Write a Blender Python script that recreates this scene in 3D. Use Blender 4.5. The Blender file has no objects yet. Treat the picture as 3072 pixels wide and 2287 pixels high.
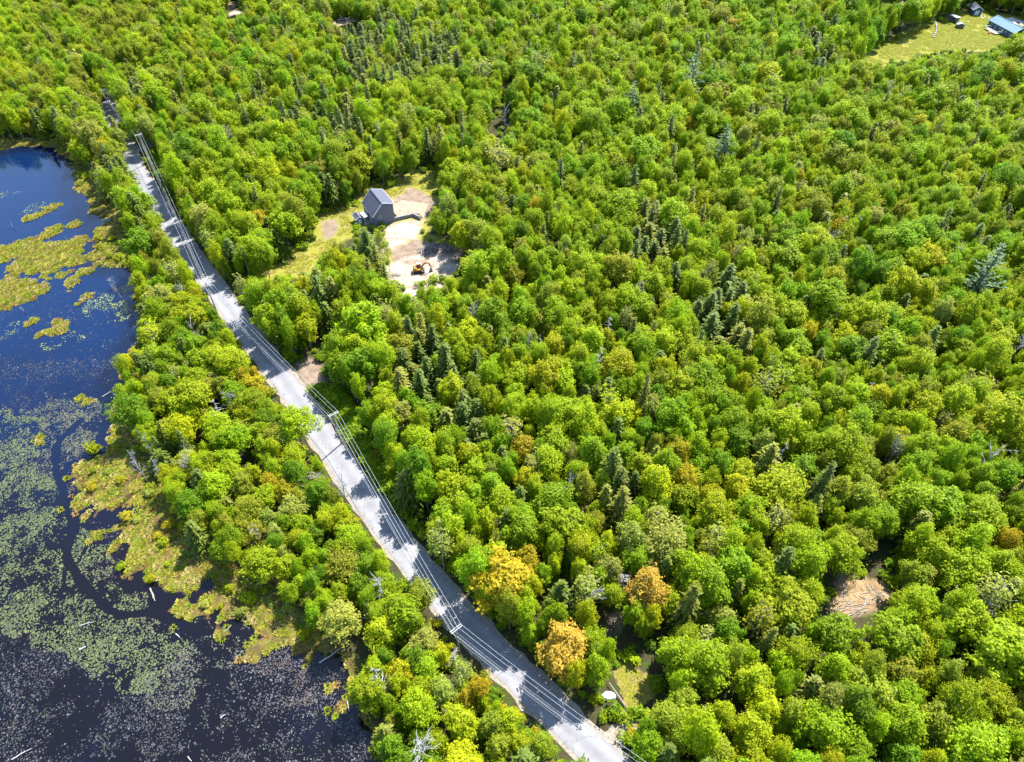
import bpy, math, random
import numpy as np
from mathutils import Vector, Matrix

RNG = np.random.default_rng(7)
random.seed(7)
R_ = math.radians
SC = bpy.context.scene
COL = SC.collection

# ------------------------------------------------------------------ camera, sky, sun, exposure
CAM_H, PITCH, FPX = 135.0, R_(46.5), 2131.0          # metres, down-tilt, focal length in photo pixels
PW, PH = 3072.0, 2287.0
cam_d = bpy.data.cameras.new('camera')
cam_d.sensor_width = 36.0
cam_d.lens = 36.0 * FPX / PW
cam_d.clip_start, cam_d.clip_end = 1.0, 9000.0
cam = bpy.data.objects.new('camera', cam_d)
COL.objects.link(cam)
cam.location = (0, 0, CAM_H)
cam.rotation_euler = (R_(90) - PITCH, 0, 0)
SC.camera = cam

SUN_EL, SUN_AZ = R_(55), R_(37)                       # azimuth from +Y towards +X
world = bpy.data.worlds.new('World')
SC.world = world
world.use_nodes = True
wn = world.node_tree
sky_n = wn.nodes.new('ShaderNodeTexSky')
sky_n.sky_type = 'NISHITA'
sky_n.sun_disc = False
sky_n.sun_elevation = SUN_EL
sky_n.sun_rotation = SUN_AZ
sky_n.air_density, sky_n.dust_density, sky_n.ozone_density = 1.0, 0.3, 1.6
bg = wn.nodes['Background']
bg.inputs['Strength'].default_value = 0.15
wn.links.new(sky_n.outputs[0], bg.inputs['Color'])

sun_d = bpy.data.lights.new('sun', 'SUN')
sun_d.energy, sun_d.angle, sun_d.color = 4.8, R_(0.53), (1.0, 0.955, 0.88)
sun = bpy.data.objects.new('sun', sun_d)
COL.objects.link(sun)
SUN_DIR = Vector((math.sin(SUN_AZ) * math.cos(SUN_EL), math.cos(SUN_AZ) * math.cos(SUN_EL), math.sin(SUN_EL)))
sun.rotation_euler = SUN_DIR.to_track_quat('Z', 'Y').to_euler()

SC.view_settings.view_transform = 'Standard'
SC.view_settings.look = 'None'
SC.view_settings.gamma = 1.0
SC.view_settings.use_curve_mapping = False
SC.view_settings.exposure = 1.95
SC.render.engine = 'CYCLES'
SC.cycles.max_bounces = 9
SC.cycles.diffuse_bounces = 6
SC.cycles.glossy_bounces = 3
SC.cycles.transmission_bounces = 4
SC.cycles.transparent_max_bounces = 6

# ------------------------------------------------------------------ from the survey picture to the ground
K = PW / 2219.0                                       # overview pixels -> photo pixels


def ray(px, py):
    x = (px - PW / 2) / FPX
    y = (py - PH / 2) / FPX
    return np.array([x, math.cos(PITCH) - y * math.sin(PITCH), -math.sin(PITCH) - y * math.cos(PITCH)])


def S(px, py, z=0.0):
    """point at height z on the ray of photo pixel px, py"""
    d = ray(px, py)
    t = (z - CAM_H) / d[2]
    return np.array([d[0] * t, d[1] * t, z])


def O(x, y, z=0.0):
    return S(x * K, y * K, z)


def proj(P):
    """world points (N,3) -> overview pixels (N,2) and depth"""
    P = np.asarray(P, float)
    rel = P - np.array([0, 0, CAM_H])
    fz = rel[..., 1] * math.cos(PITCH) - rel[..., 2] * math.sin(PITCH)
    uy = rel[..., 1] * math.sin(PITCH) + rel[..., 2] * math.cos(PITCH)
    u = (PW / 2 + FPX * rel[..., 0] / fz) / K
    v = (PH / 2 - FPX * uy / fz) / K
    return np.stack([u, v], -1), fz


def tile(ox, oy, pts):
    """points read in a 768 px wide crop at photo pixel ox, oy -> overview pixels"""
    return [((ox + x * 0.3463) / K, (oy + y * 0.3463) / K) for x, y in pts]


def ground_poly(pts, z=0.0):
    return np.array([O(x, y, z)[:2] for x, y in pts])


def inside(poly, P):
    poly = np.asarray(poly, float)
    P = np.asarray(P, float)
    x, y = P[:, 0], P[:, 1]
    c = np.zeros(len(P), bool)
    n = len(poly)
    for i in range(n):
        x0, y0 = poly[i]
        x1, y1 = poly[(i + 1) % n]
        if y0 == y1:
            continue
        hit = ((y0 > y) != (y1 > y)) & (x < (x1 - x0) * (y - y0) / (y1 - y0) + x0)
        c ^= hit
    return c


def sdist(poly, P, closed=True):
    """signed distance, positive inside"""
    poly = np.asarray(poly, float)
    P = np.asarray(P, float)
    best = np.full(len(P), 1e9)
    n = len(poly)
    for i in range(n if closed else n - 1):
        a = poly[i]
        b = poly[(i + 1) % n]
        d = b - a
        t = np.clip(((P - a) @ d) / max(d @ d, 1e-9), 0, 1)
        q = P - (a + t[:, None] * d)
        best = np.minimum(best, np.sqrt((q * q).sum(1)))
    if not closed:
        return best
    return np.where(inside(poly, P), best, -best)


def vnoise(P, scale, seed, octaves=3):
    r = np.random.default_rng(seed)
    T = r.random((256, 256))
    out = np.zeros(len(P))
    amp, tot = 1.0, 0
    for o in range(octaves):
        q = P / scale * 2 ** o + o * 37.7
        i = np.floor(q).astype(int)
        f = q - i
        f = f * f * (3 - 2 * f)
        g = lambda a, b: T[(i[:, 0] + a) % 256, (i[:, 1] + b) % 256]
        out += amp * ((g(0, 0) * (1 - f[:, 0]) + g(1, 0) * f[:, 0]) * (1 - f[:, 1]) + (g(0, 1) * (1 - f[:, 0]) + g(1, 1) * f[:, 0]) * f[:, 1])
        tot += amp
        amp *= 0.55
    return out / tot


# ------------------------------------------------------------------ mesh helpers
def mesh_np(name, V, F, mats=(), mi=None, smooth=False):
    """V (N,3); F (M,4) or (M,3) index array"""
    V = np.asarray(V, np.float32)
    F = np.asarray(F, np.int32)
    me = bpy.data.meshes.new(name)
    k = F.shape[1]
    me.vertices.add(len(V))
    me.vertices.foreach_set('co', V.ravel())
    me.loops.add(F.size)
    me.loops.foreach_set('vertex_index', F.ravel())
    me.polygons.add(len(F))
    me.polygons.foreach_set('loop_start', np.arange(0, F.size, k, dtype=np.int32))
    me.polygons.foreach_set('loop_total', np.full(len(F), k, np.int32))
    for m in mats:
        me.materials.append(m)
    if mi is not None:
        me.polygons.foreach_set('material_index', np.asarray(mi, np.int32))
    if smooth:
        me.polygons.foreach_set('use_smooth', np.ones(len(F), bool))
    me.update(calc_edges=True)
    return me


class MB:
    """collects boxes, bars and tubes into one quad mesh"""

    def __init__(self):
        self.v, self.f = [], []
        self.n = 0

    def add(self, V, F):
        V = np.asarray(V, float)
        F = np.asarray(F, int)
        self.v.append(V)
        self.f.append(F + self.n)
        self.n += len(V)
        return self

    def box(self, c, s, rz=0.0, M=None):
        x, y, z = [a / 2 for a in s]
        V = np.array([[-x, -y, -z], [x, -y, -z], [x, y, -z], [-x, y, -z], [-x, -y, z], [x, -y, z], [x, y, z], [-x, y, z]])
        if M is not None:
            V = V @ np.array(M.to_3x3()).T
        cs, sn = math.cos(rz), math.sin(rz)
        V = V @ np.array([[cs, sn, 0], [-sn, cs, 0], [0, 0, 1]]) + np.array(c)
        return self.add(V, [[0, 3, 2, 1], [4, 5, 6, 7], [0, 1, 5, 4], [1, 2, 6, 5], [2, 3, 7, 6], [3, 0, 4, 7]])

    def hexa(self, bot, top):
        """bottom ring and top ring of four points each"""
        return self.add(list(bot) + list(top), [[0, 3, 2, 1], [4, 5, 6, 7], [0, 1, 5, 4], [1, 2, 6, 5], [2, 3, 7, 6], [3, 0, 4, 7]])

    def bar(self, a, b, w, h, up=(0, 0, 1)):
        a, b = np.array(a, float), np.array(b, float)
        d = (b - a) / np.linalg.norm(b - a)
        up = np.array(up, float)
        s = np.cross(d, up)
        if np.linalg.norm(s) < 1e-4:
            s = np.cross(d, np.array([1.0, 0, 0]))
        s /= np.linalg.norm(s)
        u = np.cross(s, d)
        o = [s * i * w / 2 + u * j * h / 2 for i, j in ((-1, -1), (1, -1), (1, 1), (-1, 1))]
        return self.hexa([a + q for q in o], [b + q for q in o])

    def tube(self, pts, rad, n=6):
        V, F = tube_np(pts, rad, n)
        return self.add(V, F)

    def prism(self, outline, axis_pts, closed=True):
        """outline (N,3) swept from axis_pts[0] offset to axis_pts[1] offset, end caps as quads fan"""
        o = np.array(outline, float)
        n = len(o)
        a, b = np.array(axis_pts[0], float), np.array(axis_pts[1], float)
        ca, cb = (o + a).mean(0), (o + b).mean(0)
        V = np.vstack([o + a, o + b, [ca], [cb]])
        F = [[i, (i + 1) % n, n + (i + 1) % n, n + i] for i in range(n)]
        for i in range(0, n):
            F.append([2 * n, (i + 1) % n, i, 2 * n])
            F.append([2 * n + 1, n + i, n + (i + 1) % n, 2 * n + 1])
        return self.add_mixed(V, F)

    def add_mixed(self, V, F):
        self.v.append(np.asarray(V, float))
        self.f.append(np.asarray(F, int) + self.n)
        self.n += len(V)
        return self

    def build(self, name, mat, parent=None, smooth=False):
        V = np.vstack(self.v)
        faces = []
        for q in np.vstack(self.f).tolist():
            r = []
            for i in q:
                if i not in r:
                    r.append(i)
            faces.append(r)
        me = bpy.data.meshes.new(name)
        me.from_pydata(V.tolist(), [], faces)
        me.materials.append(mat)
        if smooth:
            me.polygons.foreach_set('use_smooth', np.ones(len(me.polygons), bool))
        me.update()
        return link(name, me, parent)


def tube_np(pts, rad, n=6):
    pts = np.array(pts, float)
    m = len(pts)
    rad = np.broadcast_to(np.array(rad, float), (m,))
    V, F = [], []
    ref = np.array([0.31, 0.77, 0.55])
    for i in range(m):
        d = pts[min(i + 1, m - 1)] - pts[max(i - 1, 0)]
        d = d / (np.linalg.norm(d) + 1e-9)
        s = np.cross(d, ref)
        s /= np.linalg.norm(s) + 1e-9
        u = np.cross(s, d)
        for k in range(n):
            a = 2 * math.pi * k / n
            V.append(pts[i] + rad[i] * (math.cos(a) * s + math.sin(a) * u))
    for i in range(m - 1):
        for k in range(n):
            F.append([i * n + k, i * n + (k + 1) % n, (i + 1) * n + (k + 1) % n, (i + 1) * n + k])
    return np.array(V), np.array(F)


def link(name, me, parent=None):
    o = bpy.data.objects.new(name, me)
    COL.objects.link(o)
    if parent is not None:
        o.parent = parent
    return o


def empty(name, loc=(0, 0, 0), rz=0.0):
    o = bpy.data.objects.new(name, None)
    COL.objects.link(o)
    o.location = loc
    o.rotation_euler = (0, 0, rz)
    o.empty_display_size = 0.5
    return o


def tag(o, label, cat, group=None):
    o['label'] = label
    o['category'] = cat
    if group:
        o['group'] = group
    return o


def struct(o):
    o['kind'] = 'structure'
    return o


def stuff(o, label=None):
    o['kind'] = 'stuff'
    if label:
        o['label'] = label
    return o


# ------------------------------------------------------------------ materials
def nodes(name):
    m = bpy.data.materials.new(name)
    m.use_nodes = True
    nt = m.node_tree
    return m, nt, nt.nodes['Principled BSDF']


def N(nt, t, **kw):
    n = nt.nodes.new(t)
    for k, v in kw.items():
        setattr(n, k, v)
    return n


def noise(nt, scale, detail=4.0, rough=0.6, coord=None, dim='3D'):
    n = N(nt, 'ShaderNodeTexNoise')
    n.inputs['Scale'].default_value = scale
    n.inputs['Detail'].default_value = detail
    n.inputs['Roughness'].default_value = rough
    if coord is not None:
        nt.links.new(coord, n.inputs['Vector'])
    return n.outputs['Fac']


def ramp(nt, fac, stops, interp='LINEAR'):
    r = N(nt, 'ShaderNodeValToRGB')
    r.color_ramp.interpolation = interp
    e = r.color_ramp.elements
    while len(e) < len(stops):
        e.new(0.5)
    for i, (p, c) in enumerate(stops):
        e[i].position = p
        e[i].color = (*c, 1) if len(c) == 3 else c
    nt.links.new(fac, r.inputs[0])
    return r.outputs[0]


def math_n(nt, op, a, b=None, c=None, clamp=False):
    n = N(nt, 'ShaderNodeMath', operation=op, use_clamp=clamp)
    for i, v in enumerate((a, b, c)):
        if v is None:
            continue
        if isinstance(v, (int, float)):
            n.inputs[i].default_value = v
        else:
            nt.links.new(v, n.inputs[i])
    return n.outputs[0]


def mixc(nt, fac, a, b, mode='MIX'):
    n = N(nt, 'ShaderNodeMix', data_type='RGBA', blend_type=mode)
    for i, v in ((0, fac), (6, a), (7, b)):
        if isinstance(v, (int, float)):
            n.inputs[i].default_value = v
        elif isinstance(v, tuple):
            n.inputs[i].default_value = (*v, 1)
        else:
            nt.links.new(v, n.inputs[i])
    return n.outputs[2]


def bump(nt, p, h, strength=0.5, dist=0.1):
    b = N(nt, 'ShaderNodeBump')
    b.inputs['Strength'].default_value = strength
    b.inputs['Distance'].default_value = dist
    nt.links.new(h, b.inputs['Height'])
    nt.links.new(b.outputs[0], p.inputs['Normal'])


def plain(name, col, rough=0.6, metal=0.0, var=0.15, scale=3.0, spec=0.4):
    m, nt, p = nodes(name)
    tc = N(nt, 'ShaderNodeTexCoord').outputs['Object']
    f = noise(nt, scale, 5, 0.65, tc)
    lo = tuple(c * (1 - var) for c in col)
    hi = tuple(min(c * (1 + var), 1) for c in col)
    nt.links.new(ramp(nt, f, [(0.3, lo), (0.7, hi)]), p.inputs['Base Color'])
    p.inputs['Roughness'].default_value = rough
    p.inputs['Metallic'].default_value = metal
    p.inputs['Specular IOR Level'].default_value = spec
    return m


def leaf_material(name, trans=0.38, warm=(1.15, 1.35, 0.45)):
    m, nt, p = nodes(name)
    out = nt.nodes['Material Output']
    at = N(nt, 'ShaderNodeAttribute', attribute_type='INSTANCER', attribute_name='tint')
    lv = N(nt, 'ShaderNodeAttribute', attribute_type='GEOMETRY', attribute_name='leafvar')
    k = math_n(nt, 'MULTIPLY_ADD', lv.outputs['Fac'], 0.9, 0.58)
    g = N(nt, 'ShaderNodeCombineColor')
    for i in range(3):
        nt.links.new(k, g.inputs[i])
    base = mixc(nt, 1.0, at.outputs['Color'], g.outputs[0], 'MULTIPLY')
    # young tips yellower
    lv2 = N(nt, 'ShaderNodeAttribute', attribute_type='GEOMETRY', attribute_name='leafhue')
    base = mixc(nt, math_n(nt, 'MULTIPLY', lv2.outputs['Fac'], 0.5), base, mixc(nt, 1.0, base, (1.28, 1.08, 0.8), 'MULTIPLY'))
    nt.links.new(base, p.inputs['Base Color'])
    p.inputs['Roughness'].default_value = 0.55
    p.inputs['Specular IOR Level'].default_value = 0.12
    tr = N(nt, 'ShaderNodeBsdfTranslucent')
    nt.links.new(mixc(nt, 1.0, base, warm, 'MULTIPLY'), tr.inputs['Color'])
    mx = N(nt, 'ShaderNodeMixShader')
    mx.inputs[0].default_value = trans
    nt.links.new(p.outputs[0], mx.inputs[1])
    nt.links.new(tr.outputs[0], mx.inputs[2])
    nt.links.new(mx.outputs[0], out.inputs['Surface'])
    return m


M_LEAF = leaf_material('leaf', 0.55)
M_NEEDLE = leaf_material('needle', 0.10, (1.1, 1.1, 0.8))
M_SEDGE = leaf_material('sedge', 0.25, (1.2, 1.15, 0.7))
M_BARK = plain('bark', (0.13, 0.115, 0.10), 0.9, 0, 0.35, 6)
M_DEADWOOD = plain('dead_wood', (0.24, 0.23, 0.22), 0.85, 0, 0.3, 5)
M_DRYWOOD = plain('dry_wood', (0.24, 0.205, 0.165), 0.85, 0, 0.25, 4)

# ------------------------------------------------------------------ regions read from the photograph (overview pixels)
EDGE_L = [(1702, 2231), (1636, 2158), (1571, 2082), (1492, 2020), (1402, 1950), (1298, 1840), (1218, 1752), (1149, 1645), (1060, 1520), (1003, 1438), (924, 1325), (879, 1240), (820, 1155), (757, 1070), (675, 960), (589, 828), (512, 711), (453, 590), (405, 500), (368, 416), (319, 310)]
EDGE_R = [(1882, 2283), (1813, 2214), (1744, 2155), (1571, 1978), (1506, 1944), (1464, 1880), (1370, 1784), (1318, 1725), (1229, 1610), (1114, 1460), (1068, 1395), (1000, 1295), (930, 1190), (880, 1120), (768, 993), (693, 880), (606, 766), (540, 672), (474, 572), (433, 505), (372, 400)]
WATER = [(-500, 325), (0, 325), (40, 315), (110, 318), (150, 345), (160, 413), (193, 428), (175, 458), (190, 473), (233, 476), (200, 498), (208, 518), (200, 536), (190, 556), (225, 576), (263, 577), (296, 590), (292, 625), (285, 650), (283, 673), (308, 690), (300, 720), (285, 745), (255, 790), (250, 820), (235, 851), (243, 896), (275, 906), (250, 925), (218, 986), (188, 999), (165, 1006), (150, 1059), (173, 1091), (180, 1114), (230, 1134), (225, 1150), (240, 1180), (235, 1226), (263, 1271), (323, 1280), (390, 1314), (475, 1351), (538, 1359), (588, 1389), (655, 1409), (660, 1429), (695, 1434), (740, 1410), (753, 1424), (755, 1476), (775, 1501), (760, 1539), (773, 1561), (800, 1589), (800, 1640), (800, 1760), (-700, 1900)]
MARSH = [(0, 300), (130, 300), (190, 345), (235, 420), (290, 480), (325, 560), (318, 600), (330, 660), (330, 700), (310, 740), (300, 800), (290, 900), (310, 960), (330, 1010), (400, 1080), (430, 1170), (520, 1225), (600, 1265), (680, 1340), (745, 1410), (770, 1440), (790, 1500), (800, 1560), (840, 1620), (840, 1760), (600, 1800), (200, 1500), (-100, 1200), (-100, 300)]
T5 = (0, 572)
T9 = (0, 1144)
ISLANDS = [
    tile(*T5, [(-200, 500), (0, 480), (280, 410), (340, 430), (360, 470), (500, 420), (650, 415), (720, 385), (740, 430), (660, 480), (700, 530), (710, 620), (640, 640), (520, 650), (560, 690), (610, 700), (540, 740), (420, 700), (380, 730), (330, 700), (270, 715), (200, 690), (110, 760), (60, 760), (70, 680), (130, 610), (230, 560), (120, 560), (60, 600), (0, 600), (-200, 640)]),
    tile(*T5, [(-200, 810), (0, 790), (120, 770), (300, 770), (200, 830), (260, 850), (390, 765), (420, 790), (400, 850), (250, 940), (140, 980), (0, 1020), (-200, 1060)]),
    tile(*T5, [(330, 380), (420, 340), (480, 285), (525, 290), (500, 350), (400, 400), (340, 400)]),
    tile(*T5, [(190, 240), (240, 210), (340, 185), (380, 140), (500, 110), (530, 125), (430, 170), (330, 215), (210, 255)]),
    tile(*T5, [(600, 290), (650, 262), (705, 265), (690, 290), (620, 310)]),
    tile(*T5, [(545, 790), (620, 740), (700, 680), (770, 670), (800, 700), (720, 720), (640, 760), (690, 770), (640, 820), (640, 860), (590, 870), (580, 820)]),
    tile(*T5, [(640, 975), (690, 940), (750, 890), (795, 885), (780, 910), (710, 960), (680, 985)]),
    tile(*T5, [(310, 1260), (340, 1220), (430, 1180), (450, 1110), (500, 1110), (580, 1150), (580, 1190), (480, 1220), (380, 1240)]),
    tile(*T5, [(215, 1160), (240, 1130), (280, 1120), (300, 1085), (325, 1100), (280, 1150), (230, 1170)]),
    tile(*T5, [(730, 560), (790, 530), (800, 555), (740, 570)]),
    tile(*T5, [(820, 640), (850, 610), (870, 620), (850, 650)]),
    tile(*T9, [(645, 150), (690, 115), (710, 150), (770, 140), (800, 120), (810, 150), (740, 190), (670, 180)]),
    tile(*T9, [(730, 1370), (820, 1290), (870, 1290), (880, 1330), (820, 1390), (760, 1400)]),
    tile(*T9, [(680, 1190), (710, 1150), (770, 1110), (770, 1140), (700, 1200)]),
    tile(*T9, [(280, 520), (320, 480), (345, 490), (320, 530)]),
]
CHANNEL = tile(*T9, [(700, 330), (600, 420), (500, 520), (475, 640), (480, 780), (535, 900), (555, 1030), (590, 1160), (660, 1235), (620, 1340), (570, 1440), (580, 1550), (640, 1650)]) + tile(0, 1715, [(740, 130), (830, 220), (920, 310), (1060, 370), (1250, 350), (1400, 380), (1530, 430), (1650, 480), (1800, 520)])
CHANNEL_B = tile(*T9, [(660, 1235), (780, 1250), (900, 1230), (1000, 1180), (1080, 1140)])
T6 = (768, 572)
V_HOUSE = tile(*T6, [(90, 715), (250, 620), (300, 540), (420, 500), (540, 430), (570, 350), (530, 200), (600, 180), (720, 170), (880, 120), (950, 20), (990, -20), (1100, -10), (1200, -60), (1420, -150), (1600, -220), (1560, -120), (1540, -20), (1560, 130), (1500, 240), (1420, 340), (1400, 400), (1500, 420), (1700, 500), (1850, 540), (1700, 650), (1620, 700), (1530, 760), (1460, 780), (1370, 760), (1290, 830), (1120, 780), (1110, 690), (1170, 590), (1150, 500), (1110, 300), (1020, 270), (860, 290), (800, 380), (700, 400), (680, 450), (560, 560), (490, 600), (470, 680), (170, 745)])
T8 = (2304, 0)
V_FIELD = tile(*T8, [(840, 510), (1000, 380), (1250, 270), (1420, 200), (1570, 150), (1590, 110), (1700, 110), (1790, 20), (1860, 20), (1900, 100), (2000, 130), (2150, 150), (2260, 200), (2260, 280), (2180, 300), (2080, 330), (2030, 400), (1900, 430), (1700, 430), (1500, 440), (1350, 450), (1250, 500), (1080, 520), (1000, 560), (900, 540)])
T16 = (2304, 1715)
V_STRAW = tile(*T16, [(640, 30), (780, 60), (1000, 100), (1100, 130), (1060, 220), (930, 340), (760, 370), (610, 400), (530, 330), (600, 170)])
T15 = (1536, 1715)
V_TRACK = tile(*T15, [(900, 780), (1050, 760), (1090, 850), (1240, 930), (1230, 1080), (1120, 1150), (1100, 1200), (1010, 1190), (940, 1000), (890, 880)])
V_TAN = tile(*T15, [(880, 320), (980, 350), (960, 460), (900, 560), (830, 540), (820, 420)])
V_ENTR = tile(*T15, [(800, 1400), (950, 1310), (1000, 1380), (940, 1470), (850, 1500)])
V_SANDPATCH = [(643, 785), (660, 774), (688, 778), (702, 802), (706, 830), (662, 838), (645, 818)]
V_ROAD = [(x / K, y / K) for x, y in EDGE_L[:20]] + [(x / K, y / K) for x, y in EDGE_R[:20][::-1]]
V_VERGE = [(660, 850), (700, 845), (745, 851), (778, 901), (798, 966), (820, 1006), (845, 1041), (868, 1089), (893, 1139), (915, 1189), (925, 1226), (890, 1180), (830, 1100), (770, 1010), (715, 930)]
V_VERGE2 = [(318, 318), (340, 330), (385, 460), (420, 540), (455, 600), (440, 590), (390, 520), (345, 440), (312, 370)]
V_FARDRIVE = tile(0, 0, [(860, 910), (930, 920), (1040, 890), (1060, 940), (1000, 990), (900, 980)])
V_JUNC = tile(0, 0, [(1100, 1290), (1290, 1230), (1300, 1280), (1220, 1330), (1130, 1340)])
V_TOPL = tile(0, 0, [(1925, 90), (1990, 30), (2060, -10), (2100, -10), (2030, 60), (1950, 90)])
V_TOPL2 = tile(0, 0, [(1985, 120), (2060, 90), (2080, 125), (2010, 140)])
V_TOPM = tile(768, 0, [(690, 190), (740, 165), (860, 165), (900, 180), (720, 215)])
V_TOPR = tile(2304, 0, [(985, 10), (1190, 15), (1180, 50), (1080, 40), (1000, 45)])
V_WATER = [(-60, 330), (40, 322), (110, 325), (130, 360), (160, 430), (165, 470), (190, 505), (195, 560), (270, 600), (275, 660), (290, 700), (280, 735), (245, 780), (235, 860), (235, 905), (230, 960), (170, 1000), (145, 1060), (170, 1120), (225, 1180), (250, 1240), (390, 1330), (560, 1385), (700, 1445), (735, 1440), (740, 1480), (750, 1550), (780, 1652), (780, 1700), (-60, 1700)]
V_MARSHOPEN = tile(*T9, [(1030, 340), (1150, 400), (1110, 560), (1110, 760), (1130, 900), (1180, 1000), (1350, 1100), (1400, 1250), (1650, 1480), (1750, 1600), (1560, 1700), (960, 1600), (880, 1250), (700, 1050), (650, 720), (960, 520)]) + tile(0, 1715, [(1200, 100), (1500, 250), (2100, 480), (2218, 480), (2200, 300), (1800, 60)])
V_MARSHOPEN2 = tile(768, 1715, [(0, 150), (120, 250), (250, 300), (420, 480), (560, 560), (600, 640), (560, 740), (400, 700), (100, 560), (0, 420)])
T10 = (768, 1144)


def grow(poly, f):
    c = np.mean(poly, 0)
    return [tuple(c + (np.array(q) - c) * f) for q in poly]


V_STRAW, V_TOPM, V_TOPL, V_TOPL2, V_TOPR = grow(V_STRAW, 1.12), grow(V_TOPM, 1.5), grow(V_TOPL, 1.4), grow(V_TOPL2, 1.5), grow(V_TOPR, 1.3)
V_GAP = [(1088, 175), (1112, 180), (1108, 250), (1092, 300), (1062, 300), (1064, 270), (1082, 245)]
LIT = [tile(*T16, [(640, 110), (800, 100), (960, 150), (1030, 200), (930, 340), (760, 370), (610, 400), (530, 330), (600, 200)]),
       tile(*T15, [(920, 870), (1040, 860), (1100, 1000), (1200, 980), (1100, 1180), (1010, 1180), (940, 1000)]), V_ENTR, V_TAN,
       [(655, 785), (690, 785), (700, 828), (665, 832)],
       tile(*T6, [(1120, 310), (1300, 260), (1420, 260), (1400, 330), (1330, 380), (1160, 470)]), tile(*T6, [(1190, 60), (1300, 20), (1480, 60), (1500, 130), (1430, 200), (1210, 180)]),
       tile(*T6, [(1130, 720), (1300, 600), (1500, 570), (1640, 640), (1500, 760), (1290, 820)]), tile(*T6, [(560, 380), (760, 260), (850, 200), (800, 360), (600, 520), (300, 680), (250, 680)]),
       tile(*T15, [(430, 1400), (560, 1340), (800, 1480), (700, 1560), (690, 1500)]), tile(*T10, [(110, 0), (310, 0), (400, 120), (330, 180), (210, 110)]),
       tile(*T10, [(490, 480), (590, 480), (690, 640), (640, 670), (550, 600)]), tile(*T10, [(920, 1140), (1050, 1130), (1060, 1200), (980, 1240)]),
       tile(*T10, [(1110, 1390), (1210, 1430), (1350, 1620), (1260, 1650)]), tile(*T5, [(1860, 930), (1990, 940), (2070, 1070), (1990, 1110)])]
CLEAR_VIEW = [V_GAP, V_HOUSE, V_FIELD, V_STRAW, V_TRACK, V_TAN, V_ENTR, V_SANDPATCH, V_ROAD, V_VERGE, V_VERGE2, V_FARDRIVE, V_JUNC, V_TOPL, V_TOPL2, V_TOPM, V_TOPR, V_WATER]
V_LOW = [V_MARSHOPEN, V_MARSHOPEN2]                   # only low plants there

water_g = ground_poly(WATER)
marsh_g = ground_poly(MARSH)
isl_g = [ground_poly(p) for p in ISLANDS]


def shore_sd(P):
    """signed distance into the water, ragged where the marsh dissolves into pools"""
    P = np.asarray(P, float)
    d = sdist(water_g, P)
    rag = np.clip((125 - P[:, 1]) / 30, 0.25, 1) * np.clip((P[:, 0] + 130) / 30, 0.3, 1)
    d = d + rag * (16.0 * (vnoise(P, 9.0, 11, 4) - 0.5) + 10.0 * (vnoise(P, 2.6, 12, 2) - 0.5))
    for g in isl_g:
        d = np.minimum(d, -sdist(g, P))
    d = np.maximum(d, 1.0 - sdist(chan_g[1], P, closed=False))
    return d


def bog_z(P):
    d = shore_sd(P)
    n1 = vnoise(P, 6.0, 51, 4) - 0.5
    n2 = vnoise(P, 1.7, 52, 2) - 0.5
    dm = np.minimum.reduce([np.full(len(P), 99.0)] + [-sdist(g, P) for g in isl_g])
    land = -0.43 + 0.20 * np.clip(-d / 11, 0, 1) + 0.12 * np.clip(-d / 3, 0, 1) + (0.42 * n1 + 0.22 * n2)
    sea = -0.47 - 0.10 * np.clip(d, 0, 7) + (0.42 * n1 + 0.22 * n2)
    z = np.where(d < 0, land, sea)
    isle = -0.40 + 0.07 * np.clip(-dm, -2.5, 3) + 0.25 * n2 + 0.15 * n1
    z = np.where(dm < 1.5, np.maximum(isle, z - 0.2), z)
    ch = np.minimum(sdist(chan_g[0], P, closed=False), sdist(chan_g[1], P, closed=False))
    z = np.where(ch < 1.1, np.minimum(z, -0.62), z)
    return np.clip(z, -1.1, -0.02)


chan_g = [ground_poly(CHANNEL), ground_poly(CHANNEL_B)]
SAND = [
    (tile(*T6, [(1090, 320), (1200, 275), (1300, 255), (1450, 245), (1440, 330), (1400, 420), (1160, 520), (1090, 560)]), 'sand'),
    (tile(*T6, [(1180, 60), (1260, 30), (1330, -40), (1500, 40), (1600, 130), (1540, 280), (1400, 230), (1200, 230)]), 'dirt'),
    (tile(*T6, [(1090, 690), (1200, 610), (1400, 550), (1650, 560), (1800, 560), (1820, 640), (1640, 860), (1300, 960), (1100, 850)]), 'sand'),
    (tile(*T6, [(1160, 500), (1400, 420), (1700, 480), (1840, 560), (1600, 600), (1380, 600), (1170, 640)]), 'dirt'),
    (tile(*T6, [(560, 270), (700, 240), (720, 320), (680, 400), (580, 430)]), 'dirt'),
    (V_SANDPATCH, 'dirt'),
    (tile(*T6, [(880, 1290), (960, 1270), (1000, 1340), (980, 1380), (900, 1400)]), 'dirt'),
    (V_ENTR, 'dirt'), (V_TAN, 'dirt'),
    (V_FARDRIVE, 'sand'), (V_TOPL, 'dirt'), (V_TOPL2, 'sand'), (V_TOPM, 'sand'), (V_TOPR, 'dirt'),
]
LAWN = [V_HOUSE, V_FIELD]
STRAW = [V_STRAW, V_TRACK, tile(*T15, [(1100, 940), (1240, 920), (1240, 1090), (1120, 1160)]), tile(*T16, [(150, 160), (230, 160), (220, 220), (160, 220)]), tile(1536, 1144, [(1800, 1150), (1950, 1150), (2000, 1300), (1850, 1480), (1700, 1420)])]

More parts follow.
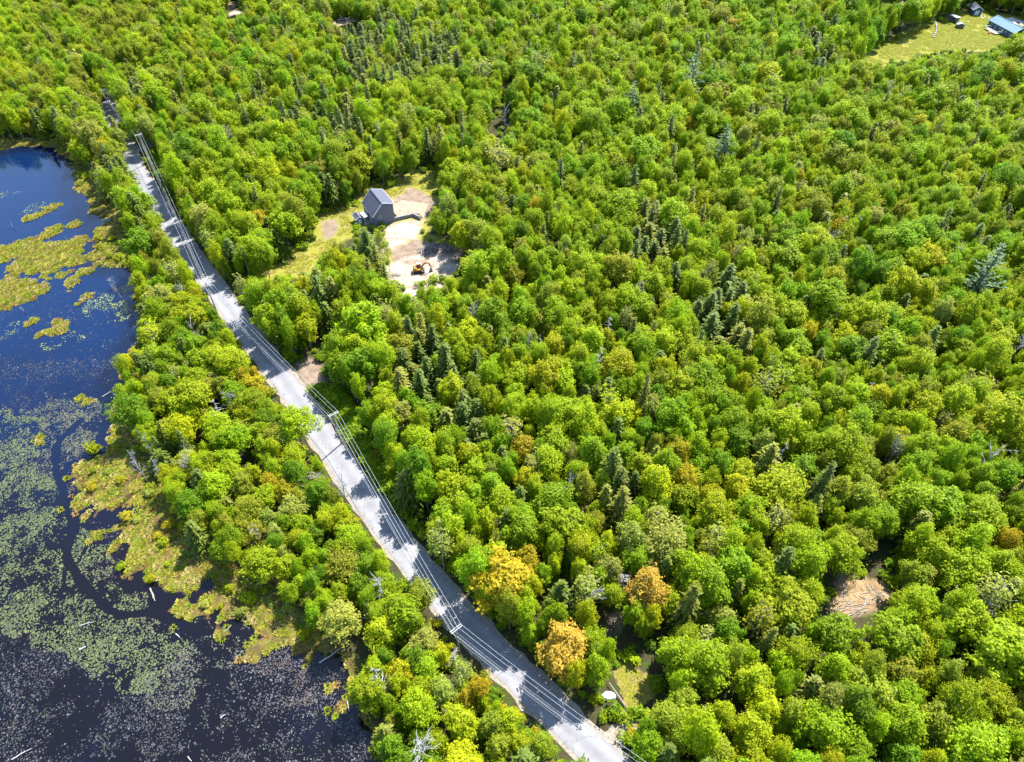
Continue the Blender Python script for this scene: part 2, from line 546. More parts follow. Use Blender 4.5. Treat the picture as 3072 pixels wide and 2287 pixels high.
# ------------------------------------------------------------------ ground: one sheet to the horizon
gx = np.concatenate([-np.geomspace(4200, 330, 16)[:-1], np.concatenate([np.arange(-330, -140, 2.5), np.arange(-140, 16, 0.8), np.arange(16, 330.1, 2.5)]), np.geomspace(330, 4200, 16)[1:]])
gy = np.concatenate([-np.geomspace(4000, 20, 12)[:-1], np.concatenate([np.arange(-20, 20, 2.5), np.arange(20, 165, 0.8), np.arange(165, 470.1, 1.8)]), np.geomspace(470, 6500, 16)[1:]])
GX, GY = np.meshgrid(gx, gy)
GP = np.stack([GX.ravel(), GY.ravel()], 1)
near = (np.abs(GP[:, 0]) < 331) & (GP[:, 1] > -21) & (GP[:, 1] < 471)
FAR = -60.0


def field(polys):
    r = np.full(len(GP), FAR)
    q = GP[near]
    b = np.full(len(q), FAR)
    for p in polys:
        b = np.maximum(b, sdist(p, q))
    r[near] = np.maximum(b, FAR)
    return r


sd_isl = field(isl_g)
sd_water = np.full(len(GP), FAR)
sd_water[near] = np.maximum(shore_sd(GP[near]), FAR)
sd_marsh = field([marsh_g])
sd_sand = field([ground_poly(p) for p, k in SAND if k == 'sand'])
sd_dirt = field([ground_poly(p) for p, k in SAND if k == 'dirt'])
sd_lawn = field([ground_poly(p) for p in LAWN]) + 3.0
sd_straw = field([ground_poly(p) for p in STRAW])
in_bog = np.clip((np.maximum(sd_marsh, sd_water) + 3) / 6, 0, 1)
GZ = np.zeros(len(GP))
bogm = near & (in_bog > 0)
GZ[bogm] = bog_z(GP[bogm]) * in_bog[bogm]
WATER_Z = -0.42
nx, ny = len(gx), len(gy)
idx = np.arange(nx * ny).reshape(ny, nx)
GF = np.stack([idx[:-1, :-1].ravel(), idx[:-1, 1:].ravel(), idx[1:, 1:].ravel(), idx[1:, :-1].ravel()], 1)

mg, nt, p = nodes('forest_floor')
co = N(nt, 'ShaderNodeNewGeometry').outputs['Position']
n_big = noise(nt, 0.06, 5, 0.6, co)
n_mid = noise(nt, 0.45, 6, 0.65, co)
n_fine = noise(nt, 3.2, 6, 0.7, co)
n_edge = noise(nt, 0.5, 6, 0.7, co)


def zone(name, lo=-0.25, hi=0.25, amp=3.0):
    a = N(nt, 'ShaderNodeAttribute', attribute_type='GEOMETRY', attribute_name=name)
    e = math_n(nt, 'MULTIPLY_ADD', n_edge, amp, -amp / 2)
    s = math_n(nt, 'ADD', a.outputs['Fac'], e)
    mr = N(nt, 'ShaderNodeMapRange')
    mr.inputs['From Min'].default_value = lo
    mr.inputs['From Max'].default_value = hi
    nt.links.new(s, mr.inputs['Value'])
    return mr.outputs[0]


floor_c = ramp(nt, n_mid, [(0.25, (0.022, 0.024, 0.010)), (0.48, (0.040, 0.034, 0.018)), (0.6, (0.030, 0.050, 0.008)), (0.8, (0.07, 0.062, 0.035))])
fine_c = ramp(nt, n_fine, [(0.25, (0.55, 0.55, 0.5)), (0.75, (1.4, 1.35, 1.3))])
marsh_c = ramp(nt, n_mid, [(0.25, (0.035, 0.022, 0.016)), (0.45, (0.075, 0.055, 0.02)), (0.6, (0.11, 0.10, 0.018)), (0.8, (0.17, 0.15, 0.07))])
isl_c = ramp(nt, n_mid, [(0.25, (0.09, 0.06, 0.02)), (0.5, (0.15, 0.125, 0.02)), (0.75, (0.20, 0.175, 0.03))])
lawn_c = ramp(nt, n_mid, [(0.25, (0.10, 0.115, 0.010)), (0.45, (0.15, 0.155, 0.018)), (0.65, (0.19, 0.165, 0.045)), (0.85, (0.22, 0.17, 0.085))])
dirt_c = ramp(nt, n_mid, [(0.2, (0.08, 0.06, 0.045)), (0.5, (0.16, 0.12, 0.09)), (0.8, (0.24, 0.19, 0.15))])
sand_c = ramp(nt, n_mid, [(0.2, (0.22, 0.17, 0.125)), (0.5, (0.30, 0.255, 0.21)), (0.8, (0.37, 0.34, 0.31))])
straw_c = ramp(nt, n_mid, [(0.2, (0.11, 0.07, 0.035)), (0.5, (0.20, 0.14, 0.075)), (0.8, (0.29, 0.23, 0.15))])
bed_c = (0.018, 0.012, 0.010)
c = mixc(nt, zone('sd_marsh', -1.5, 1.5, 5.0), floor_c, marsh_c)
c = mixc(nt, zone('sd_lawn', -0.5, 1.0, 2.5), c, lawn_c)
c = mixc(nt, zone('sd_straw', -0.5, 0.7, 2.5), c, straw_c)
c = mixc(nt, zone('sd_dirt', -0.6, 1.0, 3.0), c, dirt_c)
sand_c = mixc(nt, ramp(nt, noise(nt, 0.16, 6, 0.65, co), [(0.42, (0, 0, 0)), (0.6, (0.85, 0.85, 0.85))]), sand_c, dirt_c)
c = mixc(nt, zone('sd_sand', -0.8, 1.4, 3.2), c, sand_c)
c = mixc(nt, zone('sd_isl', -0.8, -0.2, 0.8), c, isl_c)
sepz = N(nt, 'ShaderNodeSeparateXYZ')
nt.links.new(co, sepz.inputs[0])
deep = N(nt, 'ShaderNodeMapRange')
deep.inputs['From Min'].default_value, deep.inputs['From Max'].default_value = -0.36, -0.44
nt.links.new(sepz.outputs['Z'], deep.inputs['Value'])
c = mixc(nt, deep.outputs[0], c, bed_c)
c = mixc(nt, 0.8, c, fine_c, 'MULTIPLY')
nt.links.new(c, p.inputs['Base Color'])
p.inputs['Roughness'].default_value = 0.95
p.inputs['Specular IOR Level'].default_value = 0.1
bump(nt, p, math_n(nt, 'ADD', n_fine, n_mid), 0.6, 0.25)
me = mesh_np('ground', np.column_stack([GP, GZ]), GF, [mg], smooth=True)
for nm, a in (('sd_marsh', sd_marsh), ('sd_isl', sd_isl), ('sd_lawn', sd_lawn), ('sd_sand', sd_sand), ('sd_dirt', sd_dirt), ('sd_straw', sd_straw)):
    t = me.attributes.new(nm, 'FLOAT', 'POINT')
    t.data.foreach_set('value', a.astype(np.float32))
struct(link('ground', me))

# water surface
mw, nt, p = nodes('bog_water')
co = N(nt, 'ShaderNodeNewGeometry').outputs['Position']
wm = noise(nt, 0.05, 5, 0.6, co)
sh = N(nt, 'ShaderNodeAttribute', attribute_type='GEOMETRY', attribute_name='sky_to_peat')
sky_peat_mix = math_n(nt, 'MULTIPLY_ADD', math_n(nt, 'SUBTRACT', wm, 0.5), 0.7, sh.outputs['Fac'], clamp=True)
nt.links.new(mixc(nt, sky_peat_mix, (0.0012, 0.0090, 0.038), (0.0032, 0.0024, 0.0034)), p.inputs['Base Color'])  # sky reflection painted into the base colour: blue far off, peat dark nearer
p.inputs['Roughness'].default_value = 0.07
p.inputs['IOR'].default_value = 1.33
bump(nt, p, noise(nt, 0.9, 3, 0.5, co), 0.05, 0.05)
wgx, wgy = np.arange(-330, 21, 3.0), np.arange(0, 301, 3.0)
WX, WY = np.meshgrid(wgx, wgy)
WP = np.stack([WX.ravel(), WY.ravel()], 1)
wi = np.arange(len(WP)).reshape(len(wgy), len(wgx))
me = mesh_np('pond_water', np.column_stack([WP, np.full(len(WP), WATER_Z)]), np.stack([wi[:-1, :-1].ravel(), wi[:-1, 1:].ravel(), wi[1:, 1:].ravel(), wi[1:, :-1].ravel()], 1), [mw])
sky_peat = np.maximum(np.clip((150 - WP[:, 1]) / 75, 0, 1), np.clip(1 - sdist(water_g, WP) / 7.0, 0, 0.6))  # painted sky blue fades towards the camera; peaty shallows along the shore
t = me.attributes.new('sky_to_peat', 'FLOAT', 'POINT')
t.data.foreach_set('value', sky_peat.astype(np.float32))
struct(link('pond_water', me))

# ------------------------------------------------------------------ road
EL = np.array([S(x, y)[:2] for x, y in EDGE_L])
ER = np.array([S(x, y)[:2] for x, y in EDGE_R])


def resample(P, n):
    d = np.concatenate([[0], np.cumsum(np.sqrt((np.diff(P, axis=0) ** 2).sum(1)))])
    t = np.linspace(0, d[-1], n)
    return np.stack([np.interp(t, d, P[:, k]) for k in range(2)], 1)


# right edge is the better seen: centre line lies half a width to its left
ROAD_W = 5.6
rr = resample(np.vstack([ER[0] + (ER[0] - ER[3]) * 1.0, ER[:20]]), 120)
for _ in range(30):
    rr[1:-1] = 0.25 * rr[:-2] + 0.5 * rr[1:-1] + 0.25 * rr[2:]
tg = np.gradient(rr, axis=0)
tg /= np.linalg.norm(tg, axis=1)[:, None]
nl = np.stack([-tg[:, 1], tg[:, 0]], 1)               # to the left of travel (away from camera)
road_c = rr + nl * ROAD_W / 2
ext = resample(np.vstack([road_c[-1], S(318, 318)[:2], S(292, 258)[:2]]), 20)[1:]
road_c = np.vstack([road_c, ext])
for _ in range(10):
    road_c[1:-1] = 0.25 * road_c[:-2] + 0.5 * road_c[1:-1] + 0.25 * road_c[2:]


def ribbon(name, C, w, z, mat, sections=6, wob=0.0):
    t = np.gradient(C, axis=0)
    t /= np.linalg.norm(t, axis=1)[:, None]
    n = np.stack([-t[:, 1], t[:, 0]], 1)
    rows = []
    for j in range(sections + 1):
        q = (j / sections - 0.5) * w
        edge = wob * RNG.normal(size=len(C)) if j in (0, sections) else 0
        a = C + n * (q + edge)[:, None] if wob and j in (0, sections) else C + n * q
        rows.append(np.column_stack([a, np.full(len(a), z)]))
    V = np.stack(rows, 1).reshape(-1, 3)
    m = sections + 1
    i = np.arange(len(C) - 1)[:, None] * m + np.arange(sections)[None, :]
    i = i.ravel()
    F = np.stack([i + 1, i, i + m, i + m + 1], 1)
    me = mesh_np(name, V, F, [mat])
    u = me.attributes.new('across', 'FLOAT', 'POINT')
    u.data.foreach_set('value', np.tile((np.arange(m) / sections - 0.5) * w, len(C)).astype(np.float32))
    return struct(link(name, me))


ma, nt, p = nodes('asphalt')
co = N(nt, 'ShaderNodeNewGeometry').outputs['Position']
f1 = noise(nt, 0.35, 6, 0.6, co)
f2 = noise(nt, 9.0, 5, 0.7, co)
ac = N(nt, 'ShaderNodeAttribute', attribute_type='GEOMETRY', attribute_name='across').outputs['Fac']
wheel = math_n(nt, 'ABSOLUTE', math_n(nt, 'SUBTRACT', math_n(nt, 'ABSOLUTE', ac), 1.6))
wv = ramp(nt, math_n(nt, 'DIVIDE', wheel, 1.6), [(0.0, (1.1, 1.1, 1.1)), (0.6, (0.93, 0.93, 0.95)), (1.0, (0.86, 0.86, 0.9))])
base = ramp(nt, f1, [(0.25, (0.125, 0.125, 0.135)), (0.55, (0.155, 0.154, 0.162)), (0.8, (0.185, 0.182, 0.184))])
base = mixc(nt, 1.0, base, wv, 'MULTIPLY')
base = mixc(nt, 0.5, base, ramp(nt, f2, [(0.3, (0.8, 0.8, 0.8)), (0.7, (1.2, 1.2, 1.2))]), 'MULTIPLY')
vor = N(nt, 'ShaderNodeTexVoronoi', feature='DISTANCE_TO_EDGE')
vor.inputs['Scale'].default_value = 0.16
wrp = N(nt, 'ShaderNodeVectorMath', operation='ADD')
nzv = N(nt, 'ShaderNodeTexNoise')
nzv.inputs['Scale'].default_value = 0.6
nt.links.new(co, nzv.inputs['Vector'])
scv = N(nt, 'ShaderNodeVectorMath', operation='SCALE')
scv.inputs['Scale'].default_value = 3.0
nt.links.new(nzv.outputs['Color'], scv.inputs[0])
nt.links.new(co, wrp.inputs[0])
nt.links.new(scv.outputs[0], wrp.inputs[1])
nt.links.new(wrp.outputs[0], vor.inputs['Vector'])
crack = ramp(nt, vor.outputs['Distance'], [(0.0, (0.35, 0.35, 0.35)), (0.02, (1, 1, 1))])
base = mixc(nt, 0.4, base, crack, 'MULTIPLY')
nt.links.new(base, p.inputs['Base Color'])
p.inputs['Roughness'].default_value = 0.85
bump(nt, p, f2, 0.3, 0.02)

M_GRAVEL = plain('gravel', (0.17, 0.145, 0.115), 0.95, 0, 0.45, 1.7)
ribbon('road_shoulder', road_c, ROAD_W + 1.5, 0.02, M_GRAVEL, 8, 0.3)
ribbon('road', road_c, ROAD_W, 0.05, ma, 8, 0.10)
# side road at the far junction and small drives
jn = resample(np.array([S(395, 452)[:2], S(425, 441)[:2], S(455, 430)[:2], S(500, 410)[:2]]), 12)
ribbon('side_road', jn, 6.0, 0.035, ma, 4, 0.15)
for nm, pts, w, mat in (
        ('gravel_driveway', [O(262, 252)[:2], O(244, 240)[:2], O(225, 232)[:2]], 5.0, M_GRAVEL),
        ('gravel_driveway', [S(1830, 2235)[:2], S(1868, 2195)[:2], S(1890, 2140)[:2]], 4.0, M_GRAVEL)):
    ribbon(nm, resample(np.array(pts), 10), w, 0.012, mat, 4, 0.2)

# ------------------------------------------------------------------ plant shapes
def card_mesh(name, C, U, W, mat, extra=None):
    """C centres, U half-length vectors, W half-width vectors -> diamond-like leaf sprays"""
    n = len(C)
    j = RNG.uniform(0.75, 1.25, (n, 4, 1))
    V = np.stack([C - U * j[:, 0], C + W * j[:, 1] + U * RNG.uniform(-0.3, 0.3, (n, 1)), C + U * j[:, 2], C - W * j[:, 3] + U * RNG.uniform(-0.3, 0.3, (n, 1))], 1).reshape(-1, 3)
    F = np.arange(4 * n).reshape(n, 4)
    return V, F


def frame_from_normal(Nv):
    n = len(Nv)
    r = RNG.normal(size=(n, 3))
    U = np.cross(Nv, r)
    U /= np.linalg.norm(U, axis=1)[:, None] + 1e-9
    W = np.cross(Nv, U)
    return U, W


def unit(v):
    return v / (np.linalg.norm(v, axis=-1, keepdims=True) + 1e-9)


def set_leaf_attr(me, nleaf, nall):
    a = np.zeros(nall, np.float32)
    a[:nleaf] = RNG.beta(2, 2, nleaf)
    b = np.zeros(nall, np.float32)
    b[:nleaf] = RNG.uniform(0, 1, nleaf)
    for nm, d in (('leafvar', a), ('leafhue', b)):
        t = me.attributes.new(nm, 'FLOAT', 'FACE')
        t.data.foreach_set('value', d)


def broadleaf_crown(R, z0, z1, lobes, cards, leaf=0.30, shell=0.38, top=0.75):
    """lobed crown: leaf sprays on the shells of many branch clumps"""
    cz, hz = z0 + (z1 - z0) * 0.45, (z1 - z0) * 0.55
    k = np.arange(lobes) + 0.5
    ph = k * 2.39996 + RNG.normal(0, 0.25, lobes)
    zz = 1 - (1.35) * k / lobes
    rr_ = np.sqrt(np.clip(1 - zz ** 2, 0, 1))
    d = np.stack([np.cos(ph) * rr_, np.sin(ph) * rr_, zz], 1)
    q = RNG.uniform(0.5, 1.12, (lobes, 1))
    asym = 1 + 0.26 * np.cos(ph - RNG.uniform(0, 6.28)) + 0.2 * np.cos(2 * ph + RNG.uniform(0, 6.28)) + 0.16 * np.cos(3 * ph + RNG.uniform(0, 6.28))
    Lc = d * q * np.array([R * top, R * top, hz * 0.82]) * np.stack([asym, asym, np.ones(lobes)], 1) + np.array([0, 0, cz])
    Lr = R * RNG.uniform(0.11, 0.33, lobes) * (1.15 if lobes < 60 else 1.0)
    w = Lr ** 2
    li = RNG.choice(lobes, cards, p=w / w.sum())
    dd = unit(RNG.normal(size=(cards, 3)) + 0.55 * d[li] + np.array([0, 0, 0.35]))
    reach = RNG.uniform(0.55, 1.15, (cards, 1)) + (RNG.random((cards, 1)) < 0.16) * RNG.uniform(0.1, 0.75, (cards, 1))
    C = Lc[li] + dd * Lr[li][:, None] * reach * np.array([1, 1, 0.9])
    # twigs between the clumps: an uneven shell that follows the same outline
    m = int(cards * shell)
    sh_d = unit(RNG.normal(size=(m, 3)) + np.array([0, 0, 0.45]))
    pa = np.arctan2(sh_d[:, 1], sh_d[:, 0])
    f1, f2, f3 = RNG.uniform(0, 6.28, 3)
    bumpy = 1 + 0.13 * np.sin(3 * pa + f1 + 4 * sh_d[:, 2]) + 0.11 * np.sin(5 * pa + f2 - 6 * sh_d[:, 2]) + 0.08 * np.sin(9 * pa + f3 + 11 * sh_d[:, 2])
    near_l = np.argmax(sh_d @ d.T, 1)
    C2 = sh_d * np.array([R * top, R * top, hz * 0.88]) * (bumpy * RNG.uniform(0.78, 1.06, m) * (0.55 + 0.45 * q[near_l, 0]))[:, None] + np.array([0, 0, cz])
    C[:m] = C2
    dd[:m] = sh_d
    Nv = unit(dd * 0.7 + RNG.normal(0, 0.5, (cards, 3)) + np.array([0, 0, 0.85]))
    U, W = frame_from_normal(Nv)
    s = leaf * RNG.uniform(0.5, 1.45, (cards, 1))
    return card_mesh('', C, U * s, W * s * 0.72, None) + (Lc,)


def trunk_limbs(h, r, Lc, n_limbs=9, lean=0.25, minr=0.035):
    vs, fs, n = [], [], 0
    base = np.zeros(3)
    ax = RNG.normal(0, lean, 2)
    pts = [np.array([ax[0] * t * t, ax[1] * t * t, h * t]) for t in np.linspace(0, 1, 5)]
    parts = [(pts, np.linspace(r, r * 0.35, 5), 6)]
    if len(Lc):
        for i in RNG.choice(len(Lc), min(n_limbs, len(Lc)), replace=False):
            e = Lc[i]
            z = np.clip(e[2] - np.hypot(e[0], e[1]) * RNG.uniform(0.5, 1.0), h * 0.25, h * 0.95)
            t = z / h
            a = np.array([ax[0] * t * t, ax[1] * t * t, z])
            mid = (a + e) / 2 + RNG.normal(0, 0.15, 3)
            parts.append(([a, mid, e], np.array([r * 0.4, r * 0.25, minr]), 4))
    for P, rd, k in parts:
        V, F = tube_np(P, rd, k)
        vs.append(V)
        fs.append(F + n)
        n += len(V)
    return np.vstack(vs), np.vstack(fs)


SHAPES = {}                                           # kind -> list of dicts: crown mesh, trunk mesh, whole mesh
MASS = {}                                             # kind -> collection of whole shapes, used by the far woods


def register(kind, cv, cf, tv, tf, leaf_mat, wood):
    crown = mesh_np('crown', cv, cf, [leaf_mat]) if cv is not None else None
    if crown:
        set_leaf_attr(crown, len(cf), len(cf))
    trunk = mesh_np('trunk', tv, tf, [wood], smooth=True)
    if cv is not None:
        V = np.vstack([cv, tv])
        F = np.vstack([cf, tf + len(cv)])
        mi = np.concatenate([np.zeros(len(cf)), np.ones(len(tf))])
        whole = mesh_np('tree_shape', V, F, [leaf_mat, wood], mi)
        set_leaf_attr(whole, len(cf), len(F))
    else:
        whole = trunk
    SHAPES.setdefault(kind, []).append((crown, trunk))
    if kind not in MASS:
        MASS[kind] = bpy.data.collections.new(kind + '_shapes')
    o = bpy.data.objects.new(f'{kind}_shape_{len(SHAPES[kind]):02d}', whole)
    MASS[kind].objects.link(o)


# broadleaf trees: nominal crown radius 3.5 m, height 14 m
for i in range(9):
    z0 = [3.5, 2.5, 4.5, 4.0, 1.8, 3.0, 4.5, 2.2, 3.8][i]
    lob = [60, 84, 52, 96, 70, 105, 48, 76, 88][i]
    cv, cf, Lc = broadleaf_crown(3.5, z0, 14.0, lob, 5400, [0.19, 0.175, 0.205, 0.17, 0.18, 0.165, 0.21, 0.175, 0.17][i], top=[0.8, 0.76, 0.86, 0.82, 0.68, 0.8, 0.86, 0.72, 0.78][i])
    tv, tf = trunk_limbs(12.5, 0.17, Lc, 9)
    register('broadleaf_tree', cv, cf, tv, tf, M_LEAF, M_BARK)
# half bare trees: few leaves, grey limbs showing
for i in range(3):
    cv, cf, Lc = broadleaf_crown(3.0, 4.5, 14.0, 44, 620, 0.24)
    tv, tf = trunk_limbs(13.0, 0.16, Lc, 36, minr=0.05)
    register('half_bare_tree', cv, cf, tv, tf, M_LEAF, M_DEADWOOD)


def conifer_crown(R, z0, z1, tiers, per, droop=0.35, leaf=0.34, up=0.0, ragged=0.2, power=0.8):
    Cs, Us, Ws = [], [], []
    for t in range(tiers):
        fz = (t + 0.3 * RNG.random()) / tiers
        z = z0 + (z1 - z0) * fz
        rad = R * (1 - fz) ** power * (1 + RNG.normal(0, ragged * 0.5)) + 0.18
        nb = max(4, int(per * (0.45 + 0.55 * (1 - fz))))
        a0 = RNG.uniform(0, 6.28)
        for b in range(nb):
            a = a0 + 6.283 * b / nb + RNG.normal(0, 0.2)
            L = rad * RNG.uniform(1 - ragged * 1.6, 1 + ragged)
            m = max(2, int(L / 0.36))
            dv = np.array([math.cos(a), math.sin(a), 0])
            sv = np.array([-math.sin(a), math.cos(a), 0])
            for j in range(m):
                q = (j + 0.6) / m
                c = dv * L * q + np.array([0, 0, z - droop * L * q * q + up * L * q])
                wdt = leaf * (1.15 - 0.5 * q)
                c = c + sv * RNG.normal(0, 0.18) + np.array([0, 0, RNG.normal(0, 0.06)])
                ud = unit(dv + sv * RNG.normal(0, 0.5) + np.array([0, 0, up - droop * q + RNG.normal(0, 0.18)]))
                wd = unit(np.cross(ud, np.array([RNG.normal(0, 0.3), RNG.normal(0, 0.3), 1.0])))
                Cs.append(c)
                Us.append(ud * leaf * 1.15)
                Ws.append(wd * wdt * 0.62)
    return card_mesh('', np.array(Cs), np.array(Us), np.array(Ws), None)


for i in range(5):                                    # hemlock-like: dense drooping cone, nominal radius 2.7, height 15
    cv, cf = conifer_crown(2.9, 1.8, 15.0, 22, 13, 0.42, 0.40, 0.0, 0.26, [0.55, 0.7, 0.5, 0.8, 0.6][i])
    tv, tf = trunk_limbs(14.6, 0.18, [], 0, 0.15)
    register('conifer_tree', cv, cf, tv, tf, M_NEEDLE, M_BARK)
for i in range(2):                                    # tall pine: whorls with gaps, radius 4, height 22
    cv, cf = conifer_crown(4.2, 7.0, 22.0, 13, 9, 0.05, 0.50, 0.22, 0.38, 0.6)
    tv, tf = trunk_limbs(21.5, 0.30, [], 0, 0.2)
    register('pine_tree', cv, cf, tv, tf, M_NEEDLE, M_BARK)


def dead_shape(h, r, limbs, fan=1.0, conical=False):
    parts = []
    ax = RNG.normal(0, 0.35, 2)
    tp = [np.array([ax[0] * t * t, ax[1] * t * t, h * t]) for t in np.linspace(0, 1, 6)]
    parts.append((tp, np.linspace(r, 0.06, 6), 6))
    for k in range(limbs):
        t = RNG.uniform(0.3, 0.98)
        a = RNG.uniform(0, 6.28)
        o = np.array([ax[0] * t * t, ax[1] * t * t, h * t])
        L = fan * ((1.05 - t) * 2.6 + 0.5 if conical else RNG.uniform(1.4, 3.6))
        up = RNG.uniform(-0.25, 0.15) if conical else RNG.uniform(0.35, 1.25)
        d = unit(np.array([math.cos(a), math.sin(a), up]))
        e = o + d * L
        mid = o + d * L * 0.5 + RNG.normal(0, 0.12, 3)
        parts.append(([o, mid, e], np.array([0.075, 0.055, 0.03]), 4))
        for s in range(2 if conical else 4):
            q = RNG.uniform(0.35, 0.95)
            b = o + d * L * q
            d2 = unit(d + RNG.normal(0, 0.55, 3))
            parts.append(([b, b + d2 * L * RNG.uniform(0.2, 0.5)], np.array([0.045, 0.022]), 4))
    vs, fs, n = [], [], 0
    for P, rd, kk in parts:
        V, F = tube_np(P, rd, kk)
        vs.append(V)
        fs.append(F + n)
        n += len(V)
    return np.vstack(vs), np.vstack(fs)


for i in range(6):
    tv, tf = dead_shape(12.5, 0.2, 16 + 3 * i, 1.0, i >= 4)
    register('dead_tree', None, None, tv, tf, None, M_DEADWOOD)
for i in range(4):                                    # shrubs: radius 1.2, height 1.9
    cv, cf, Lc = broadleaf_crown(1.2, 0.2, 1.9, 14, 300, 0.17)
    tv, tf = trunk_limbs(1.3, 0.04, Lc, 5, minr=0.015)
    register('shrub', cv, cf, tv, tf, M_LEAF, M_BARK)

# ------------------------------------------------------------------ where every tree stands
TINT = {
    'lime': (0.225, 0.285, 0.005), 'bright': (0.195, 0.268, 0.005), 'mid': (0.158, 0.245, 0.005), 'deep': (0.110, 0.195, 0.006),
    'olive': (0.195, 0.222, 0.014), 'yellow': (0.270, 0.295, 0.005), 'gold': (0.300, 0.255, 0.010), 'rust': (0.330, 0.225, 0.032),
    'sage': (0.225, 0.255, 0.042), 'dark': (0.060, 0.088, 0.008), 'brown': (0.098, 0.112, 0.010), 'blue': (0.045, 0.086, 0.030),
}
TONE = {'lime': 'lime green', 'bright': 'bright green', 'mid': 'mid green', 'deep': 'deep green', 'olive': 'olive green', 'yellow': 'yellow green',
        'gold': 'golden yellow', 'rust': 'orange leaved', 'sage': 'pale sage green', 'dark': 'dark green', 'brown': 'olive brown', 'blue': 'blue green', 'grey': 'bare grey'}
# blobs of the photograph where one sort prevails: x, y, radius (overview pixels), sort, share
BLOBS = [
    (900, 775, 62, 'con', 0.75), (975, 860, 55, 'con', 0.7), (1040, 930, 50, 'con', 0.7), (1425, 530, 62, 'con', 0.75), (1575, 680, 75, 'con', 0.7),
    (830, 115, 85, 'con', 0.55), (960, 118, 40, 'con', 0.5), (315, 200, 45, 'con', 0.6), (805, 550, 42, 'con', 0.8), (690, 655, 48, 'con', 0.6),
    (1340, 1080, 42, 'con', 0.6), (1130, 1045, 40, 'con', 0.6), (1497, 1305, 26, 'con', 1.0), (365, 945, 26, 'con', 0.8), (330, 1010, 26, 'con', 0.6),
    (590, 500, 40, 'con', 0.4), (700, 250, 60, 'con', 0.35), (1900, 60, 90, 'tallgreen', 0.8), (1780, 90, 60, 'con', 0.4), (240, 365, 36, 'con', 0.6),
    (130, 265, 60, 'con', 0.35), (600, 230, 60, 'con', 0.3), (760, 250, 40, 'con', 0.4), (1850, 600, 60, 'deep', 0.7), (1990, 480, 120, 'mid', 0.5),
    (1700, 60, 160, 'mid', 0.4), (1225, 1410, 36, 'rust', 1.0), (1410, 1275, 34, 'rust', 1.0), (1475, 985, 26, 'gold', 1.0), (1430, 1020, 30, 'yellow', 0.8),
    (1115, 1235, 40, 'gold', 0.7), (605, 385, 36, 'yellow', 0.9), (535, 830, 36, 'gold', 0.7), (600, 1050, 40, 'gold', 0.6), (350, 560, 60, 'olive', 0.5),
    (440, 640, 60, 'yellow', 0.4), (650, 900, 60, 'lime', 0.6), (1300, 620, 80, 'lime', 0.5), (1600, 860, 80, 'bright', 0.6), (2090, 1050, 120, 'mid', 0.5),
    (1850, 1000, 100, 'olive', 0.5), (1350, 930, 50, 'yellow', 0.5), (1980, 620, 80, 'yellow', 0.4), (430, 150, 80, 'olive', 0.4), (200, 90, 150, 'olive', 0.4),
    (1040, 1490, 40, 'gold', 0.6), (850, 1530, 40, 'olive', 0.6), (1010, 1620, 50, 'yellow', 0.6), (1440, 1580, 80, 'olive', 0.6), (1620, 1550, 80, 'yellow', 0.4),
    (450, 950, 60, 'lime', 0.6), (590, 980, 50, 'lime', 0.6), (500, 1080, 60, 'olive', 0.4), (1900, 330, 120, 'bright', 0.4), (1250, 330, 100, 'bright', 0.4),
]
